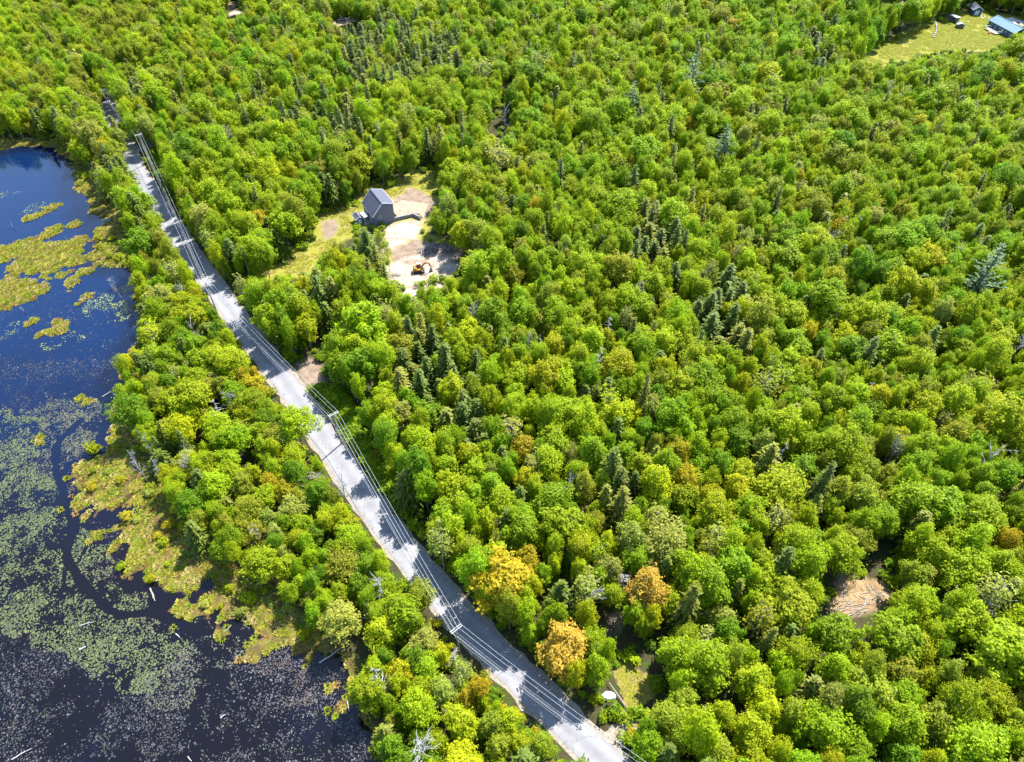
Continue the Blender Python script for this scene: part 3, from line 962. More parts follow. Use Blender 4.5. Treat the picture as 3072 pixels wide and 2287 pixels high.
HERO = [  # crown centre (overview px), kind, tint, crown radius, height
    (1500, 165, 'pine_tree', 'blue', 4.4, 24), (1372, 215, 'pine_tree', 'blue', 3.6, 20), (1570, 315, 'pine_tree', 'blue', 4.2, 21), (2140, 585, 'pine_tree', 'blue', 5.0, 24),
    (1385, 262, 'conifer_tree', 'dark', 2.8, 16), (1497, 1300, 'conifer_tree', 'brown', 3.0, 18), (1108, 210, 'broadleaf_tree', 'deep', 3.2, 15),
    (1225, 1405, 'broadleaf_tree', 'rust', 4.4, 14), (1402, 1275, 'broadleaf_tree', 'rust', 4.2, 14), (1474, 985, 'broadleaf_tree', 'gold', 3.0, 15), (1480, 1040, 'broadleaf_tree', 'gold', 3.0, 13),
    (915, 1290, 'broadleaf_tree', 'olive', 2.8, 9), (640, 920, 'broadleaf_tree', 'lime', 4.2, 13), (1440, 1190, 'broadleaf_tree', 'sage', 5.0, 15), (2060, 1240, 'dead_tree', 'grey', 3.2, 11),
    (1370, 1170, 'broadleaf_tree', 'sage', 3.4, 15), (1270, 1275, 'half_bare_tree', 'sage', 3.2, 13), (365, 945, 'conifer_tree', 'dark', 1.7, 10), (395, 955, 'conifer_tree', 'dark', 1.8, 11), (375, 1010, 'conifer_tree', 'dark', 1.6, 9), (340, 965, 'conifer_tree', 'dark', 1.5, 9),
    (790, 520, 'conifer_tree', 'brown', 2.2, 13), (815, 560, 'conifer_tree', 'brown', 2.4, 14), (800, 590, 'conifer_tree', 'brown', 2.4, 14), (835, 600, 'conifer_tree', 'dark', 2.2, 13), (822, 520, 'half_bare_tree', 'olive', 1.6, 12), (838, 545, 'half_bare_tree', 'olive', 1.6, 12),
    (1940, 1390, 'broadleaf_tree', 'mid', 4.6, 14), (1710, 1320, 'broadleaf_tree', 'lime', 4.6, 14), (2090, 1610, 'broadleaf_tree', 'bright', 4.6, 14), (2090, 1230, 'broadleaf_tree', 'lime', 4.4, 14),
    (1880, 1500, 'broadleaf_tree', 'olive', 4.2, 13), (1630, 1480, 'broadleaf_tree', 'lime', 4.0, 13), (1790, 1580, 'broadleaf_tree', 'bright', 4.2, 14), (1590, 1230, 'broadleaf_tree', 'mid', 4.0, 13),
    (1470, 1420, 'broadleaf_tree', 'bright', 3.6, 12), (1260, 1190, 'broadleaf_tree', 'yellow', 3.0, 13), (1190, 1000, 'broadleaf_tree', 'bright', 3.6, 14), (1130, 1150, 'broadleaf_tree', 'mid', 3.6, 14), (830, 1370, 'broadleaf_tree', 'lime', 3.6, 9), (1000, 1460, 'half_bare_tree', 'sage', 2.2, 11),
    (920, 1395, 'broadleaf_tree', 'sage', 3.0, 9), (200, 970, 'shrub', 'lime', 2.2, 2.6), (1000, 1660, 'broadleaf_tree', 'yellow', 3.4, 11),
]
for x, y, r, h in [(1025, 690, 2.4, 12), (1045, 725, 2.4, 12), (1312, 715, 2.6, 14), (1300, 790, 2.8, 15), (1690, 985, 2.4, 13), (2140, 1005, 3.0, 15), (1803, 530, 2.8, 13), (1850, 490, 2.6, 13), (2055, 560, 2.4, 12), (395, 1000, 1.8, 12), (300, 1010, 1.6, 11), (318, 965, 1.4, 10), (345, 1020, 1.5, 10),
                   (555, 1165, 1.8, 9), (835, 1480, 3.2, 11), (925, 1630, 3.2, 12), (820, 1275, 2.2, 11), (800, 1325, 2.0, 8), (975, 1425, 1.8, 12), (1240, 1060, 1.8, 13), (1090, 260, 2.4, 14), (560, 108, 2.2, 13), (1925, 205, 2.2, 13), (1945, 975, 1.9, 14), (1278, 1285, 2.4, 12),
                   (1180, 745, 1.6, 13), (1145, 745, 1.6, 13), (2060, 1300, 2.0, 10), (1555, 1270, 2.0, 9), (2110, 1320, 2.4, 11), (740, 1060, 2.0, 12), (690, 1030, 2.0, 10), (470, 890, 2.6, 11), (500, 870, 2.2, 10), (900, 1620, 2.0, 9), (1350, 1255, 2.6, 12), (2080, 1520, 2.4, 10), (1900, 1520, 2.2, 10), (2180, 1040, 2.0, 12),
                   (1810, 690, 2.2, 13), (1880, 850, 2.2, 12), (2200, 760, 2.2, 12), (1390, 650, 2.2, 13), (1210, 380, 2.0, 12), (1330, 480, 1.8, 13), (820, 300, 2.2, 13), (1640, 260, 2.0, 12), (1810, 150, 2.2, 13), (500, 300, 2.0, 12), (640, 180, 2.2, 13), (90, 150, 2.4, 12), (250, 620, 1.4, 7), (420, 720, 2.0, 9), (400, 640, 1.8, 9)]:
    HERO.append((x, y, 'dead_tree', 'grey', r, h))

trees = []                                            # x, y, kind, tint, R, H, hero
cellsz = 9.0
grid = {}


def near_ok(x, y, R, f):
    cx, cy = int(x // cellsz), int(y // cellsz)
    for i in (-1, 0, 1):
        for j in (-1, 0, 1):
            for (a, b, r) in grid.get((cx + i, cy + j), ()):
                if (a - x) ** 2 + (b - y) ** 2 < (f * (R + r)) ** 2:
                    return False
    return True


def put(x, y, kind, tint, R, H, hero=False):
    trees.append((x, y, kind, tint, R, H, hero))
    grid.setdefault((int(x // cellsz), int(y // cellsz)), []).append((x, y, R if kind != 'dead_tree' else R * 0.45))


def clear_mask(xs, ys, Rs, Hs, low=None, conical=False):
    """True where neither base nor crown stands in the way of what the photograph shows open"""
    P = np.stack([xs, ys], 1)
    n = len(xs)
    ok = np.ones(n, bool)
    # sample points of each tree
    off = [(0, 0, 0.0), (0, 0, 0.3), (0, 0, 0.97), (0.8, 0, 0.6), (-0.8, 0, 0.6), (0, 0.8, 0.6), (0, -0.8, 0.6), (0.6, 0.6, 0.75), (-0.6, 0.6, 0.75), (0.6, -0.6, 0.5), (-0.6, -0.6, 0.5), (0, 0, 0.7)]
    for ox, oy, oz in off:
        uv, _ = proj(np.stack([xs + ox * Rs, ys + oy * Rs, oz * Hs], 1))
        for poly in CLEAR_VIEW:
            ok &= ~inside(poly, uv)
        for poly in V_LOW:
            ok &= ~inside(poly, uv)
    sd = np.array(SUN_DIR)
    for oz, ox, oy in ((0.55, 0, 0), (0.92, 0, 0), (0.7, 0.55, 0.3), (0.7, -0.55, -0.3), (0.7, -0.4, 0.6), (0.7, 0.4, -0.6)):
        h = oz * Hs
        uv, _ = proj(np.stack([xs + ox * Rs - sd[0] / sd[2] * h, ys + oy * Rs - sd[1] / sd[2] * h, np.zeros(n)], 1))
        for poly in LIT:
            ok &= ~inside(poly, uv)
    return ok


for (u, v, kind, tint, R, H) in HERO:
    q = O(u, v, 0.62 * H)
    put(q[0], q[1], kind, tint, R, H, True)

# candidate darts over the visible ground and a margin round it
ND = 75000
yy = RNG.uniform(20, 470, ND)
half = 0.5 * PW / FPX * np.hypot(yy, CAM_H) * 1.12 + 12
xx = RNG.uniform(-1, 1, ND) * 330
keep = np.abs(xx) < half
xx, yy = xx[keep], yy[keep]
sizes = np.clip(RNG.lognormal(math.log(2.95), 0.3, len(xx)), 1.5, 5.4)
hts = np.clip(RNG.normal(13.5, 1.7, len(xx)) * (0.65 + 0.35 * sizes / 3.4), 7, 18)
sw = sdist(water_g, np.stack([xx, yy], 1))
sm = sdist(marsh_g, np.stack([xx, yy], 1))
road_d = sdist(road_c, np.stack([xx, yy], 1), closed=False)
leftside = (np.interp(yy, road_c[:, 1], road_c[:, 0]) > xx)
# trees between pond and road are shorter
strip = leftside & (yy < 160)
hts = np.where(strip, hts * 0.72, np.where(~leftside & (road_d < 11), hts * 1.15, hts))
sizes = np.where(strip, sizes * 0.82, sizes)
ok = (sw < -2.5) & (road_d > ROAD_W / 2 + np.where(yy > 244, -2.2, np.where(leftside, 1.5, 1.1))) & (sm < 1.0)
ok &= clear_mask(xx, yy, sizes, hts)
uvc, _ = proj(np.stack([xx, yy, hts * 0.65], 1))
for i in np.nonzero(ok)[0][:]:
    for bx, by, br, sort, sh in BLOBS:
        if sort == 'con' and sh >= 0.5 and (uvc[i, 0] - bx) ** 2 + (uvc[i, 1] - by) ** 2 < (br * 0.9) ** 2:
            R = RNG.uniform(2.7, 4.0)
            if RNG.random() < 0.05 and near_ok(xx[i], yy[i], R, 0.56):
                put(xx[i], yy[i], 'conifer_tree', random.choice(['dark', 'dark', 'brown']), R, RNG.uniform(12.0, 16.0))
            break
for i in np.nonzero(ok)[0]:
    x, y, R, H = xx[i], yy[i], sizes[i], hts[i]
    u, v = uvc[i]
    kind, tint = 'broadleaf_tree', None
    r = RNG.random()
    for bx, by, br, sort, sh in BLOBS:
        if (u - bx) ** 2 + (v - by) ** 2 < (br * RNG.uniform(0.8, 1.15)) ** 2 and RNG.random() < sh:
            if sort == 'con':
                kind, tint = 'conifer_tree', random.choice(['dark', 'dark', 'brown'])
                R, H = RNG.uniform(2.5, 3.7), H * RNG.uniform(0.85, 1.05)
            elif sort == 'tallgreen':
                tint, H = random.choice(['mid', 'bright', 'deep']), H * 1.2
            else:
                tint = sort
            break
    if tint is None:
        if r < 0.055:
            kind, tint = 'conifer_tree', random.choice(['dark', 'brown', 'dark'])
            R, H = RNG.uniform(2.1, 3.3), H * 1.0
        elif r < 0.10:
            kind, tint = 'half_bare_tree', random.choice(['sage', 'olive', 'sage', 'lime'])
        else:
            g = 0.5 + 0.5 * math.sin(x * 0.05 + 1.7 * math.sin(y * 0.031)) * math.sin(y * 0.043 + math.sin(x * 0.027))
            w = [0.26 + 0.25 * g, 0.28, 0.22 * (1.3 - g), 0.08 * (1.4 - g), 0.09, 0.05 + 0.06 * g, 0.006, 0.04]
            tint = random.choices(['lime', 'bright', 'mid', 'deep', 'olive', 'yellow', 'gold', 'sage'], w)[0]
    if near_ok(x, y, R * (0.85 if kind == 'conifer_tree' else 1), 0.58 if kind == 'broadleaf_tree' else 0.52):
        put(x, y, kind, tint, R, H)
# a second pass of slim young trees fills the gaps
for i in np.nonzero(ok)[0][::-1]:
    R = sizes[i] * RNG.uniform(0.5, 0.75)
    in_con = any(sort == 'con' and sh > 0.65 and (uvc[i, 0] - bx) ** 2 + (uvc[i, 1] - by) ** 2 < br * br for bx, by, br, sort, sh in BLOBS)
    if RNG.random() < 0.8 and not in_con and near_ok(xx[i], yy[i], R, 0.56):
        tint = random.choice(['lime', 'bright', 'mid', 'olive', 'deep'])
        put(xx[i], yy[i], 'broadleaf_tree', tint, R, hts[i] * RNG.uniform(0.5, 0.88))

# ------------------------------------------------------------------ labels: look, then the landmark one finds it by
LANDMARKS = [
    (725, 886, 'the verge utility pole'), (990, 1368, 'the utility pole at the bend'), (445, 613, 'the utility pole in mid road'), (303, 292, 'the far junction pole'),
    (820, 450, 'the grey house'), (918, 580, 'the yellow excavator'), (675, 808, 'the roadside dirt patch'), (1865, 1290, 'the straw clearing'), (1380, 1490, 'the dry grass track'),
    (1225, 1410, 'the orange tree by the road'), (1405, 1275, 'the forked orange tree'), (1475, 1000, 'the golden tree'), (1310, 720, 'the bare mid forest tree'),
    (1690, 985, 'the grey snag'), (2140, 1010, 'the fan shaped bare tree'), (2140, 585, 'the big blue green pine'), (2150, 60, 'the blue roofed house'), (1980, 110, 'the grass field'), (1500, 165, 'the tall pine'),
    (1440, 1190, 'the big pale sage tree'), (900, 775, 'the dark conifer clump'), (1575, 680, 'the dark conifer stand'), (2150, 1600, 'the lower right corner'), (1240, 1630, 'the road end'), (835, 1480, 'the spreading dead tree'),
    (925, 1630, 'the lowest bare tree'), (395, 1000, 'the grey marsh snags'), (640, 920, 'the lime tree over the road'), (250, 830, 'the pond edge'), (220, 400, 'the pond head'), (60, 560, 'the yellow sedge mat'),
    (560, 1300, 'the brown marsh'), (1130, 1150, 'the verge tree'), (800, 1340, 'the small roadside snag'), (1700, 1480, 'the lower thicket'), (1990, 1420, 'the round green crown'), (2050, 1240, 'the low bare tree'),
    (1850, 850, 'the grey forest gap'), (1260, 900, 'the yellow forest patch'), (1050, 560, 'the excavator woods'), (1650, 450, 'the open middle forest'), (1050, 150, 'the far conifer belt'), (500, 200, 'the far left wood'), (100, 120, 'the upper left corner'),
    (1550, 1640, 'the bottom edge'), (1850, 1640, 'the low bottom edge'), (2200, 1300, 'the lower picture edge'), (2190, 820, 'the upper picture edge'),
]
DIRS = ['right of', 'below right of', 'below', 'below left of', 'left of', 'above left of', 'above', 'above right of']
ORD = ['first', 'second', 'third', 'fourth', 'fifth', 'sixth', 'seventh', 'eighth', 'ninth', 'tenth']
ORD += [f'{a}th' for a in range(11, 60)]


def make_labels(items):
    """items: (u, v, kindwords, tone). The same words never come twice: rank outward within tone, kind, landmark and bearing"""
    lm = np.array([(a, b) for a, b, _ in LANDMARKS])
    key = {}
    for i, (u, v, kw, tone) in enumerate(items):
        d2 = (lm[:, 0] - u) ** 2 + (lm[:, 1] - v) ** 2
        order = np.argsort(d2)
        j = order[0] if d2[order[0]] > 60 else order[1]
        ang = math.degrees(math.atan2(v - lm[j, 1], u - lm[j, 0])) % 360
        s = int(((ang + 22.5) % 360) // 45)
        key.setdefault((tone, kw, j, s), []).append((math.sqrt(d2[j]), i))
    out = [''] * len(items)
    for (tone, kw, j, s), lst in key.items():
        lst.sort()
        for r, (_, i) in enumerate(lst):
            out[i] = f'{tone} {kw} {DIRS[s]} {LANDMARKS[j][2]}' if len(lst) == 1 else f'{ORD[r]} {tone} {kw} out {DIRS[s]} {LANDMARKS[j][2]}'
    return out


# ------------------------------------------------------------------ choose the 300 largest of each kind, plant them; the rest are woods
KINDW = {'broadleaf_tree': 'broadleaf tree', 'half_bare_tree': 'sparse tree', 'conifer_tree': 'conifer', 'pine_tree': 'tall pine', 'dead_tree': 'dead tree', 'shrub': 'shrub'}
NOM = {'broadleaf_tree': (3.5, 14.0), 'half_bare_tree': (3.0, 14.0), 'conifer_tree': (2.7, 15.0), 'pine_tree': (4.2, 22.0), 'dead_tree': (2.8, 12.5), 'shrub': (1.2, 1.9)}


def shrubs():
    """low bushes on the verge, the marsh edge and the clearings"""
    out = []
    n = 12000
    y = RNG.uniform(25, 300, n)
    x = RNG.uniform(-170, 120, n)
    P = np.stack([x, y], 1)
    rd = sdist(road_c, P, closed=False)
    w = sdist(water_g, P)
    m = sdist(marsh_g, P)
    uv, _ = proj(np.stack([x, y, np.full(n, 0.9)], 1))
    verge = inside(V_VERGE, uv) | inside(V_VERGE2, uv) | ((rd > 4.4) & (rd < 8))
    marshy = (m > -6) & (w < -1.0)
    deny = np.zeros(n, bool)
    for poly in (V_HOUSE, V_FIELD, V_STRAW, V_TRACK, V_ENTR, V_SANDPATCH, V_FARDRIVE, V_JUNC, V_ROAD):
        deny |= inside(poly, uv)
    for i in range(n):
        if deny[i] or rd[i] < 4.4 or not (-60 < uv[i, 0] < 2280 and -60 < uv[i, 1] < 1720):
            continue
        if verge[i] or (marshy[i] and RNG.random() < 0.5 * vnoise(P[i:i + 1], 8, 77)[0]):
            R = RNG.uniform(0.6, 1.5)
            if verge[i]:
                t = random.choice(['mid', 'bright', 'deep', 'mid', 'lime', 'gold'] if x[i] > np.interp(y[i], road_c[:, 1], road_c[:, 0]) else ['lime', 'yellow', 'olive', 'gold', 'lime'])
            else:
                t = random.choice(['lime', 'yellow', 'olive', 'sage', 'gold'])
            out.append((x[i], y[i], 'shrub', t, R, R * RNG.uniform(1.1, 1.8), False))
    return out


trees += shrubs()
TA = np.array([(t[0], t[1], t[4], t[5]) for t in trees])
uv_c, depth = proj(np.stack([TA[:, 0], TA[:, 1], TA[:, 3] * 0.65], 1))
infr = (uv_c[:, 0] > -15) & (uv_c[:, 0] < 2234) & (uv_c[:, 1] > -10) & (uv_c[:, 1] < 1670)
size_px = TA[:, 2] / depth
single = []
rest = {}
for kind in KINDW:
    ids = [i for i, t in enumerate(trees) if t[2] == kind]
    pick = sorted([i for i in ids if infr[i]], key=lambda i: -size_px[i])[:298]
    # heroes of a crowded kind stay singles
    ps = set(pick)
    single += pick
    rest[kind] = [i for i in ids if i not in ps]
labels = make_labels([(uv_c[i, 0], uv_c[i, 1], KINDW[trees[i][2]], TONE[trees[i][3]]) for i in single])
GROUPS = {'broadleaf_tree': 'broadleaf trees of the wood', 'half_bare_tree': 'half bare trees of the wood', 'conifer_tree': 'conifers among the broadleaf trees', 'pine_tree': 'tall pines above the wood', 'dead_tree': 'dead trees standing in the wood', 'shrub': 'shrubs by road and marsh'}


def tint_of(name):
    if name == 'grey':
        return (0.4, 0.38, 0.36)
    c = np.array(TINT[name]) * RNG.uniform(0.85, 1.15) * RNG.uniform(0.93, 1.07, 3)
    return tuple(float(q) for q in c)


count = {}
for i, lab in zip(single, labels):
    x, y, kind, tint, R, H, hero = trees[i]
    count[kind] = count.get(kind, 0) + 1
    crown, trunk = SHAPES[kind][int(RNG.integers(len(SHAPES[kind])))]
    gz = -0.3 if kind == 'shrub' and inside(marsh_g, np.array([[x, y]]))[0] else -0.05
    e = empty(kind, (x, y, gz), RNG.uniform(0, 6.28))
    r0, h0 = NOM[kind]
    e.scale = (R / r0, R / r0 * RNG.uniform(0.9, 1.1), H / h0)
    if kind == 'dead_tree':
        e.rotation_euler = (RNG.normal(0, 0.06), RNG.normal(0, 0.06), RNG.uniform(0, 6.28))
    tag(e, lab, 'shrub' if kind == 'shrub' else 'tree', GROUPS[kind])
    if crown:
        c = link('crown', crown, e)
        c['tint'] = tint_of(tint)
    link('trunk' if kind != 'shrub' else 'stem', trunk, e)


def scatter_nodes(name, col):
    ng = bpy.data.node_groups.new(name, 'GeometryNodeTree')
    ng.interface.new_socket('Geometry', in_out='INPUT', socket_type='NodeSocketGeometry')
    ng.interface.new_socket('Geometry', in_out='OUTPUT', socket_type='NodeSocketGeometry')
    gi, go = ng.nodes.new('NodeGroupInput'), ng.nodes.new('NodeGroupOutput')
    ci = ng.nodes.new('GeometryNodeCollectionInfo')
    ci.inputs['Collection'].default_value = col
    ci.inputs['Separate Children'].default_value = True
    ci.inputs['Reset Children'].default_value = True
    ip = ng.nodes.new('GeometryNodeInstanceOnPoints')
    ip.inputs['Pick Instance'].default_value = True

    def attr(nm, typ):
        a = ng.nodes.new('GeometryNodeInputNamedAttribute')
        a.data_type = typ
        a.inputs['Name'].default_value = nm
        return a.outputs[0]

    mp = ng.nodes.new('GeometryNodeMeshToPoints')
    ng.links.new(gi.outputs[0], mp.inputs['Mesh'])
    ng.links.new(mp.outputs[0], ip.inputs['Points'])
    ng.links.new(ci.outputs[0], ip.inputs['Instance'])
    ng.links.new(attr('shape', 'INT'), ip.inputs['Instance Index'])
    ng.links.new(attr('turn', 'FLOAT_VECTOR'), ip.inputs['Rotation'])
    ng.links.new(attr('size', 'FLOAT_VECTOR'), ip.inputs['Scale'])
    ng.links.new(ip.outputs[0], go.inputs[0])
    return ng


def mass(name, label, P, shape, turn, size, tint, col, mat=None):
    me = bpy.data.meshes.new(name)
    n = len(P)
    me.vertices.add(n)
    me.vertices.foreach_set('co', np.asarray(P, np.float32).ravel())
    for nm, typ, d, f in (('shape', 'INT', np.asarray(shape, np.int32), 'value'), ('turn', 'FLOAT_VECTOR', np.asarray(turn, np.float32).ravel(), 'vector'),
                          ('size', 'FLOAT_VECTOR', np.asarray(size, np.float32).ravel(), 'vector'), ('tint', 'FLOAT_VECTOR', np.asarray(tint, np.float32).ravel(), 'vector')):
        a = me.attributes.new(nm, typ, 'POINT')
        a.data.foreach_set(f, d)
    me.update()
    o = link(name, me)
    m = o.modifiers.new('scatter', 'NODES')
    m.node_group = scatter_nodes(name, col)
    return stuff(o, label)


WOODS = {'broadleaf_tree': ('broadleaf_forest', 'dense green broadleaf forest filling the land right of the road'), 'half_bare_tree': ('half_bare_woods', 'thin half bare trees further back in the forest'),
         'conifer_tree': ('conifer_woods', 'dark conifers further back in the forest'), 'shrub': ('roadside_shrubbery', 'low mixed shrubs along road and marsh'), 'dead_tree': ('dead_woods', 'grey dead trees further back')}
for kind, ids in rest.items():
    if not ids or kind not in WOODS:
        continue
    n = len(ids)
    r0, h0 = NOM[kind]
    A = TA[ids]
    mass(WOODS[kind][0], WOODS[kind][1], np.column_stack([A[:, 0], A[:, 1], np.full(n, -0.05)]), RNG.integers(0, len(SHAPES[kind]), n),
         np.column_stack([np.zeros(n), np.zeros(n), RNG.uniform(0, 6.28, n)]), np.column_stack([A[:, 2] / r0, A[:, 2] / r0, A[:, 3] / h0]),
         [tint_of(trees[i][3]) for i in ids], MASS[kind])
print('trees', {k: (count.get(k, 0), len(v)) for k, v in rest.items()})
# ------------------------------------------------------------------ grey house in the clearing
M_SIDING = plain('grey_siding', (0.115, 0.12, 0.145), 0.7, 0, 0.08, 1.0)
M_SHINGLE = plain('grey_shingle', (0.06, 0.063, 0.085), 0.9, 0, 0.3, 2.2)
M_WHITE = plain('white_trim', (0.5, 0.5, 0.5), 0.5, 0, 0.05)
M_DARKGLASS = plain('window_glass', (0.03, 0.035, 0.045), 0.08, 0, 0.1, 1.0, 0.6)
M_CONCRETE = plain('concrete', (0.19, 0.18, 0.175), 0.9, 0, 0.2, 1.5)
M_BLUEROOF = plain('blue_metal_roof', (0.055, 0.125, 0.165), 0.38, 0.0, 0.1, 0.5)
M_BLUEWALL = plain('blue_siding', (0.03, 0.065, 0.105), 0.7, 0, 0.1, 1.0)
M_YELLOW = plain('machine_yellow', (0.40, 0.165, 0.012), 0.45, 0, 0.12, 2.0)
M_BLACK = plain('black_rubber', (0.02, 0.02, 0.022), 0.7, 0, 0.3, 4.0)
M_STEEL = plain('dull_steel', (0.10, 0.10, 0.105), 0.5, 0.3, 0.2, 3.0)
M_POLE = plain('weathered_pole', (0.20, 0.165, 0.135), 0.9, 0, 0.25, 4.0)
M_ARM = plain('weathered_crossarm', (0.34, 0.32, 0.31), 0.85, 0, 0.15, 4.0)
M_WIRE = plain('aluminium_wire', (0.36, 0.38, 0.38), 0.5, 0.0, 0.05, 1.0, 0.5)
M_CABLE = plain('grey_cable', (0.30, 0.30, 0.31), 0.6, 0.0, 0.1, 1.0)
M_CERAMIC = plain('insulator', (0.45, 0.46, 0.48), 0.25, 0.0, 0.1, 1.0, 0.6)


def gable_house(name, org, ang, W, D, zl, zr, zrid, t, wall_m, roof_m, trim_m, over=0.35, thick=0.22):
    """org is the front left corner; x runs along the front gable, y to the back"""
    e = empty(name, (org[0], org[1], 0), ang)
    m = MB()
    x1, xr = W, W * t
    out = [(0, 0, -0.1), (x1, 0, -0.1), (x1, 0, zr), (xr, 0, zrid), (0, 0, zl)]
    m.prism(out, ((0, 0, 0), (0, D, 0)))
    m.build('wall', wall_m, e)

    def slope(xa, za, xb, zb, nm):
        d = np.array([xb - xa, 0, zb - za])
        d /= np.linalg.norm(d)
        a = np.array([xa, 0, za]) - d * over
        b = np.array([xb, 0, zb])
        nrm = np.array([-d[2], 0, d[0]]) * (1 if d[0] > 0 else -1)
        lo = 0.02
        mm = MB()
        y0, y1 = -over, D + over
        mm.hexa([a + nrm * lo + [0, y0, 0], b + nrm * lo + [0, y0, 0], b + nrm * lo + [0, y1, 0], a + nrm * lo + [0, y1, 0]],
                [a + nrm * thick + [0, y0, 0], b + nrm * thick + [0, y0, 0], b + nrm * thick + [0, y1, 0], a + nrm * thick + [0, y1, 0]])
        o = mm.build('roof', roof_m, e)
        tr = MB()
        for yy_ in (y0 - 0.06, y1 + 0.06):
            tr.bar(a + nrm * 0.1 + [0, yy_, 0], b + nrm * 0.1 + [0, yy_, 0], 0.10, 0.24, nrm)
        tr.bar(a - d * 0.06 + nrm * 0.1 + [0, y0, 0], a - d * 0.06 + nrm * 0.1 + [0, y1, 0], 0.08, 0.22, nrm)
        tr.build('trim', trim_m, o)
        return a, b, nrm

    slope(0, zl, xr, zrid, 'roof')
    slope(x1, zr, xr, zrid, 'roof')
    rc = MB()
    rc.bar((xr, -over, zrid + thick + 0.05), (xr, D + over, zrid + thick + 0.05), 0.35, 0.07)
    rc.build('ridge_cap', roof_m, e)
    return e


def opening(e, c, w, h, face, name='window', depth=0.07):
    """a framed window or door on a wall face: face is the outward unit vector in house space"""
    f = np.array(face, float)
    s = np.array([-f[1], f[0], 0])
    c = np.array(c, float)
    m = MB()
    for sg in (-1, 1):
        m.bar(c + s * sg * w / 2 + f * 0.04 - [0, 0, h / 2], c + s * sg * w / 2 + f * 0.04 + [0, 0, h / 2], 0.10, 0.10, f)
        m.bar(c - s * w / 2 + f * 0.041 + [0, 0, sg * h / 2], c + s * w / 2 + f * 0.041 + [0, 0, sg * h / 2], 0.10, 0.10, f)
    o = m.build(name, M_WHITE, e)
    g = MB()
    hv = np.array([0, 0, h / 2 - 0.05])
    sv = s * (w / 2 - 0.05)
    q = [c - sv - hv, c + sv - hv, c + sv + hv, c - sv + hv]
    g.hexa([a + f * 0.01 for a in q], [a + f * 0.035 for a in q])
    g.build('pane' if name == 'window' else 'door_leaf', M_DARKGLASS if name == 'window' else M_WHITE, o)
    return o


house = gable_house('grey_house', (-45.10, 197.76), R_(29.9), 7.15, 9.1, 4.4, 7.0, 8.2, 0.48, M_SIDING, M_SHINGLE, M_WHITE)
tag(house, 'grey house with grey shingled gable roof in the sandy clearing', 'house')
opening(house, (0, 3.2, 1.3), 1.0, 2.1, (-1, 0, 0), 'door')
opening(house, (0, 6.6, 2.0), 1.0, 1.3, (-1, 0, 0))
opening(house, (2.2, 0, 3.2), 0.9, 1.2, (0, -1, 0))
opening(house, (7.15, 3.0, 3.6), 1.0, 1.3, (1, 0, 0))
opening(house, (7.15, 6.5, 3.6), 1.0, 1.3, (1, 0, 0))
pr_ = MB()
pr_.box((-1.5, 4.6, 2.95), (1.5, 3.4, 0.12))
po = pr_.build('porch_roof', M_WHITE, house)
for yy_ in (3.1, 6.1):
    q = MB()
    q.box((-2.1, yy_, 1.44), (0.12, 0.12, 2.9))
    q.build('porch_post', M_WHITE, po)
q = MB()
q.box((-1.3, 4.6, 0.18), (1.9, 3.3, 0.35))
q.build('porch_floor', M_DRYWOOD, house)
shed = gable_house('small_shed', (-51.3, 199.3), R_(30), 2.3, 3.0, 1.9, 1.9, 2.7, 0.5, M_SIDING, M_SHINGLE, M_WHITE, 0.2, 0.1)
tag(shed, 'small grey roofed shed beside the porch of the grey house', 'shed')
opening(shed, (1.15, 0, 0.95), 0.9, 1.7, (0, -1, 0), 'door')

# retaining wall of big blocks and the bank it holds
rw = empty('retaining_wall', (-39.3, 201.6, 0))
tag(rw, 'low grey block retaining wall running from the grey house corner', 'wall')
RW = [np.array([-38.9, 201.9]), np.array([-33.1, 204.4]), np.array([-30.4, 202.3])]
for k in range(2):
    a, b = RW[k], RW[k + 1]
    L = np.linalg.norm(b - a)
    nb = int(L / 0.9)
    ang = math.atan2(*(b - a)[::-1])
    for row in range(3):
        for j in range(nb):
            c = a + (b - a) * ((j + 0.5 + 0.25 * (row % 2)) / (nb + 0.25)) - rw.location.xy
            m = MB()
            m.box((c[0] + RNG.normal(0, 0.02), c[1] + RNG.normal(0, 0.02), 0.2 + 0.41 * row), (L / (nb + 0.25) - 0.03, 0.5, 0.39), ang)
            m.build('block', M_CONCRETE, rw)
up = np.array([[-38.2, 202.6], [-33.2, 204.8], [-31.0, 204.0], [-31.5, 209.0], [-37.5, 210.0], [-41.5, 208.0]])
dn = np.array([[-38.4, 202.1], [-33.1, 204.6], [-29.6, 203.0], [-28.6, 212.0], [-38.0, 214.5], [-42.5, 209.0]])
V = np.vstack([np.column_stack([up, np.full(6, 1.15)]), np.column_stack([dn, np.full(6, -0.05)]), [[-35.5, 206.6, 1.2]]])
F = [[i, (i + 1) % 6, 12, i] for i in range(6)]
fs = [[6 + i, 6 + (i + 1) % 6, (i + 1) % 6, i] for i in range(6)]
b_ = MB()
b_.add_mixed(V, F + fs)
M_DIRT = plain('dirt_bank', (0.20, 0.155, 0.11), 0.95, 0, 0.35, 1.2)
struct(b_.build('earth_bank', M_DIRT))

# ------------------------------------------------------------------ excavator
ex = empty('excavator', (-28.6, 174.4, 0), R_(8))
tag(ex, 'yellow excavator with folded arm parked on the bare sand', 'excavator')


def P2(o, n, mat, par):
    return o.build(n, mat, par)


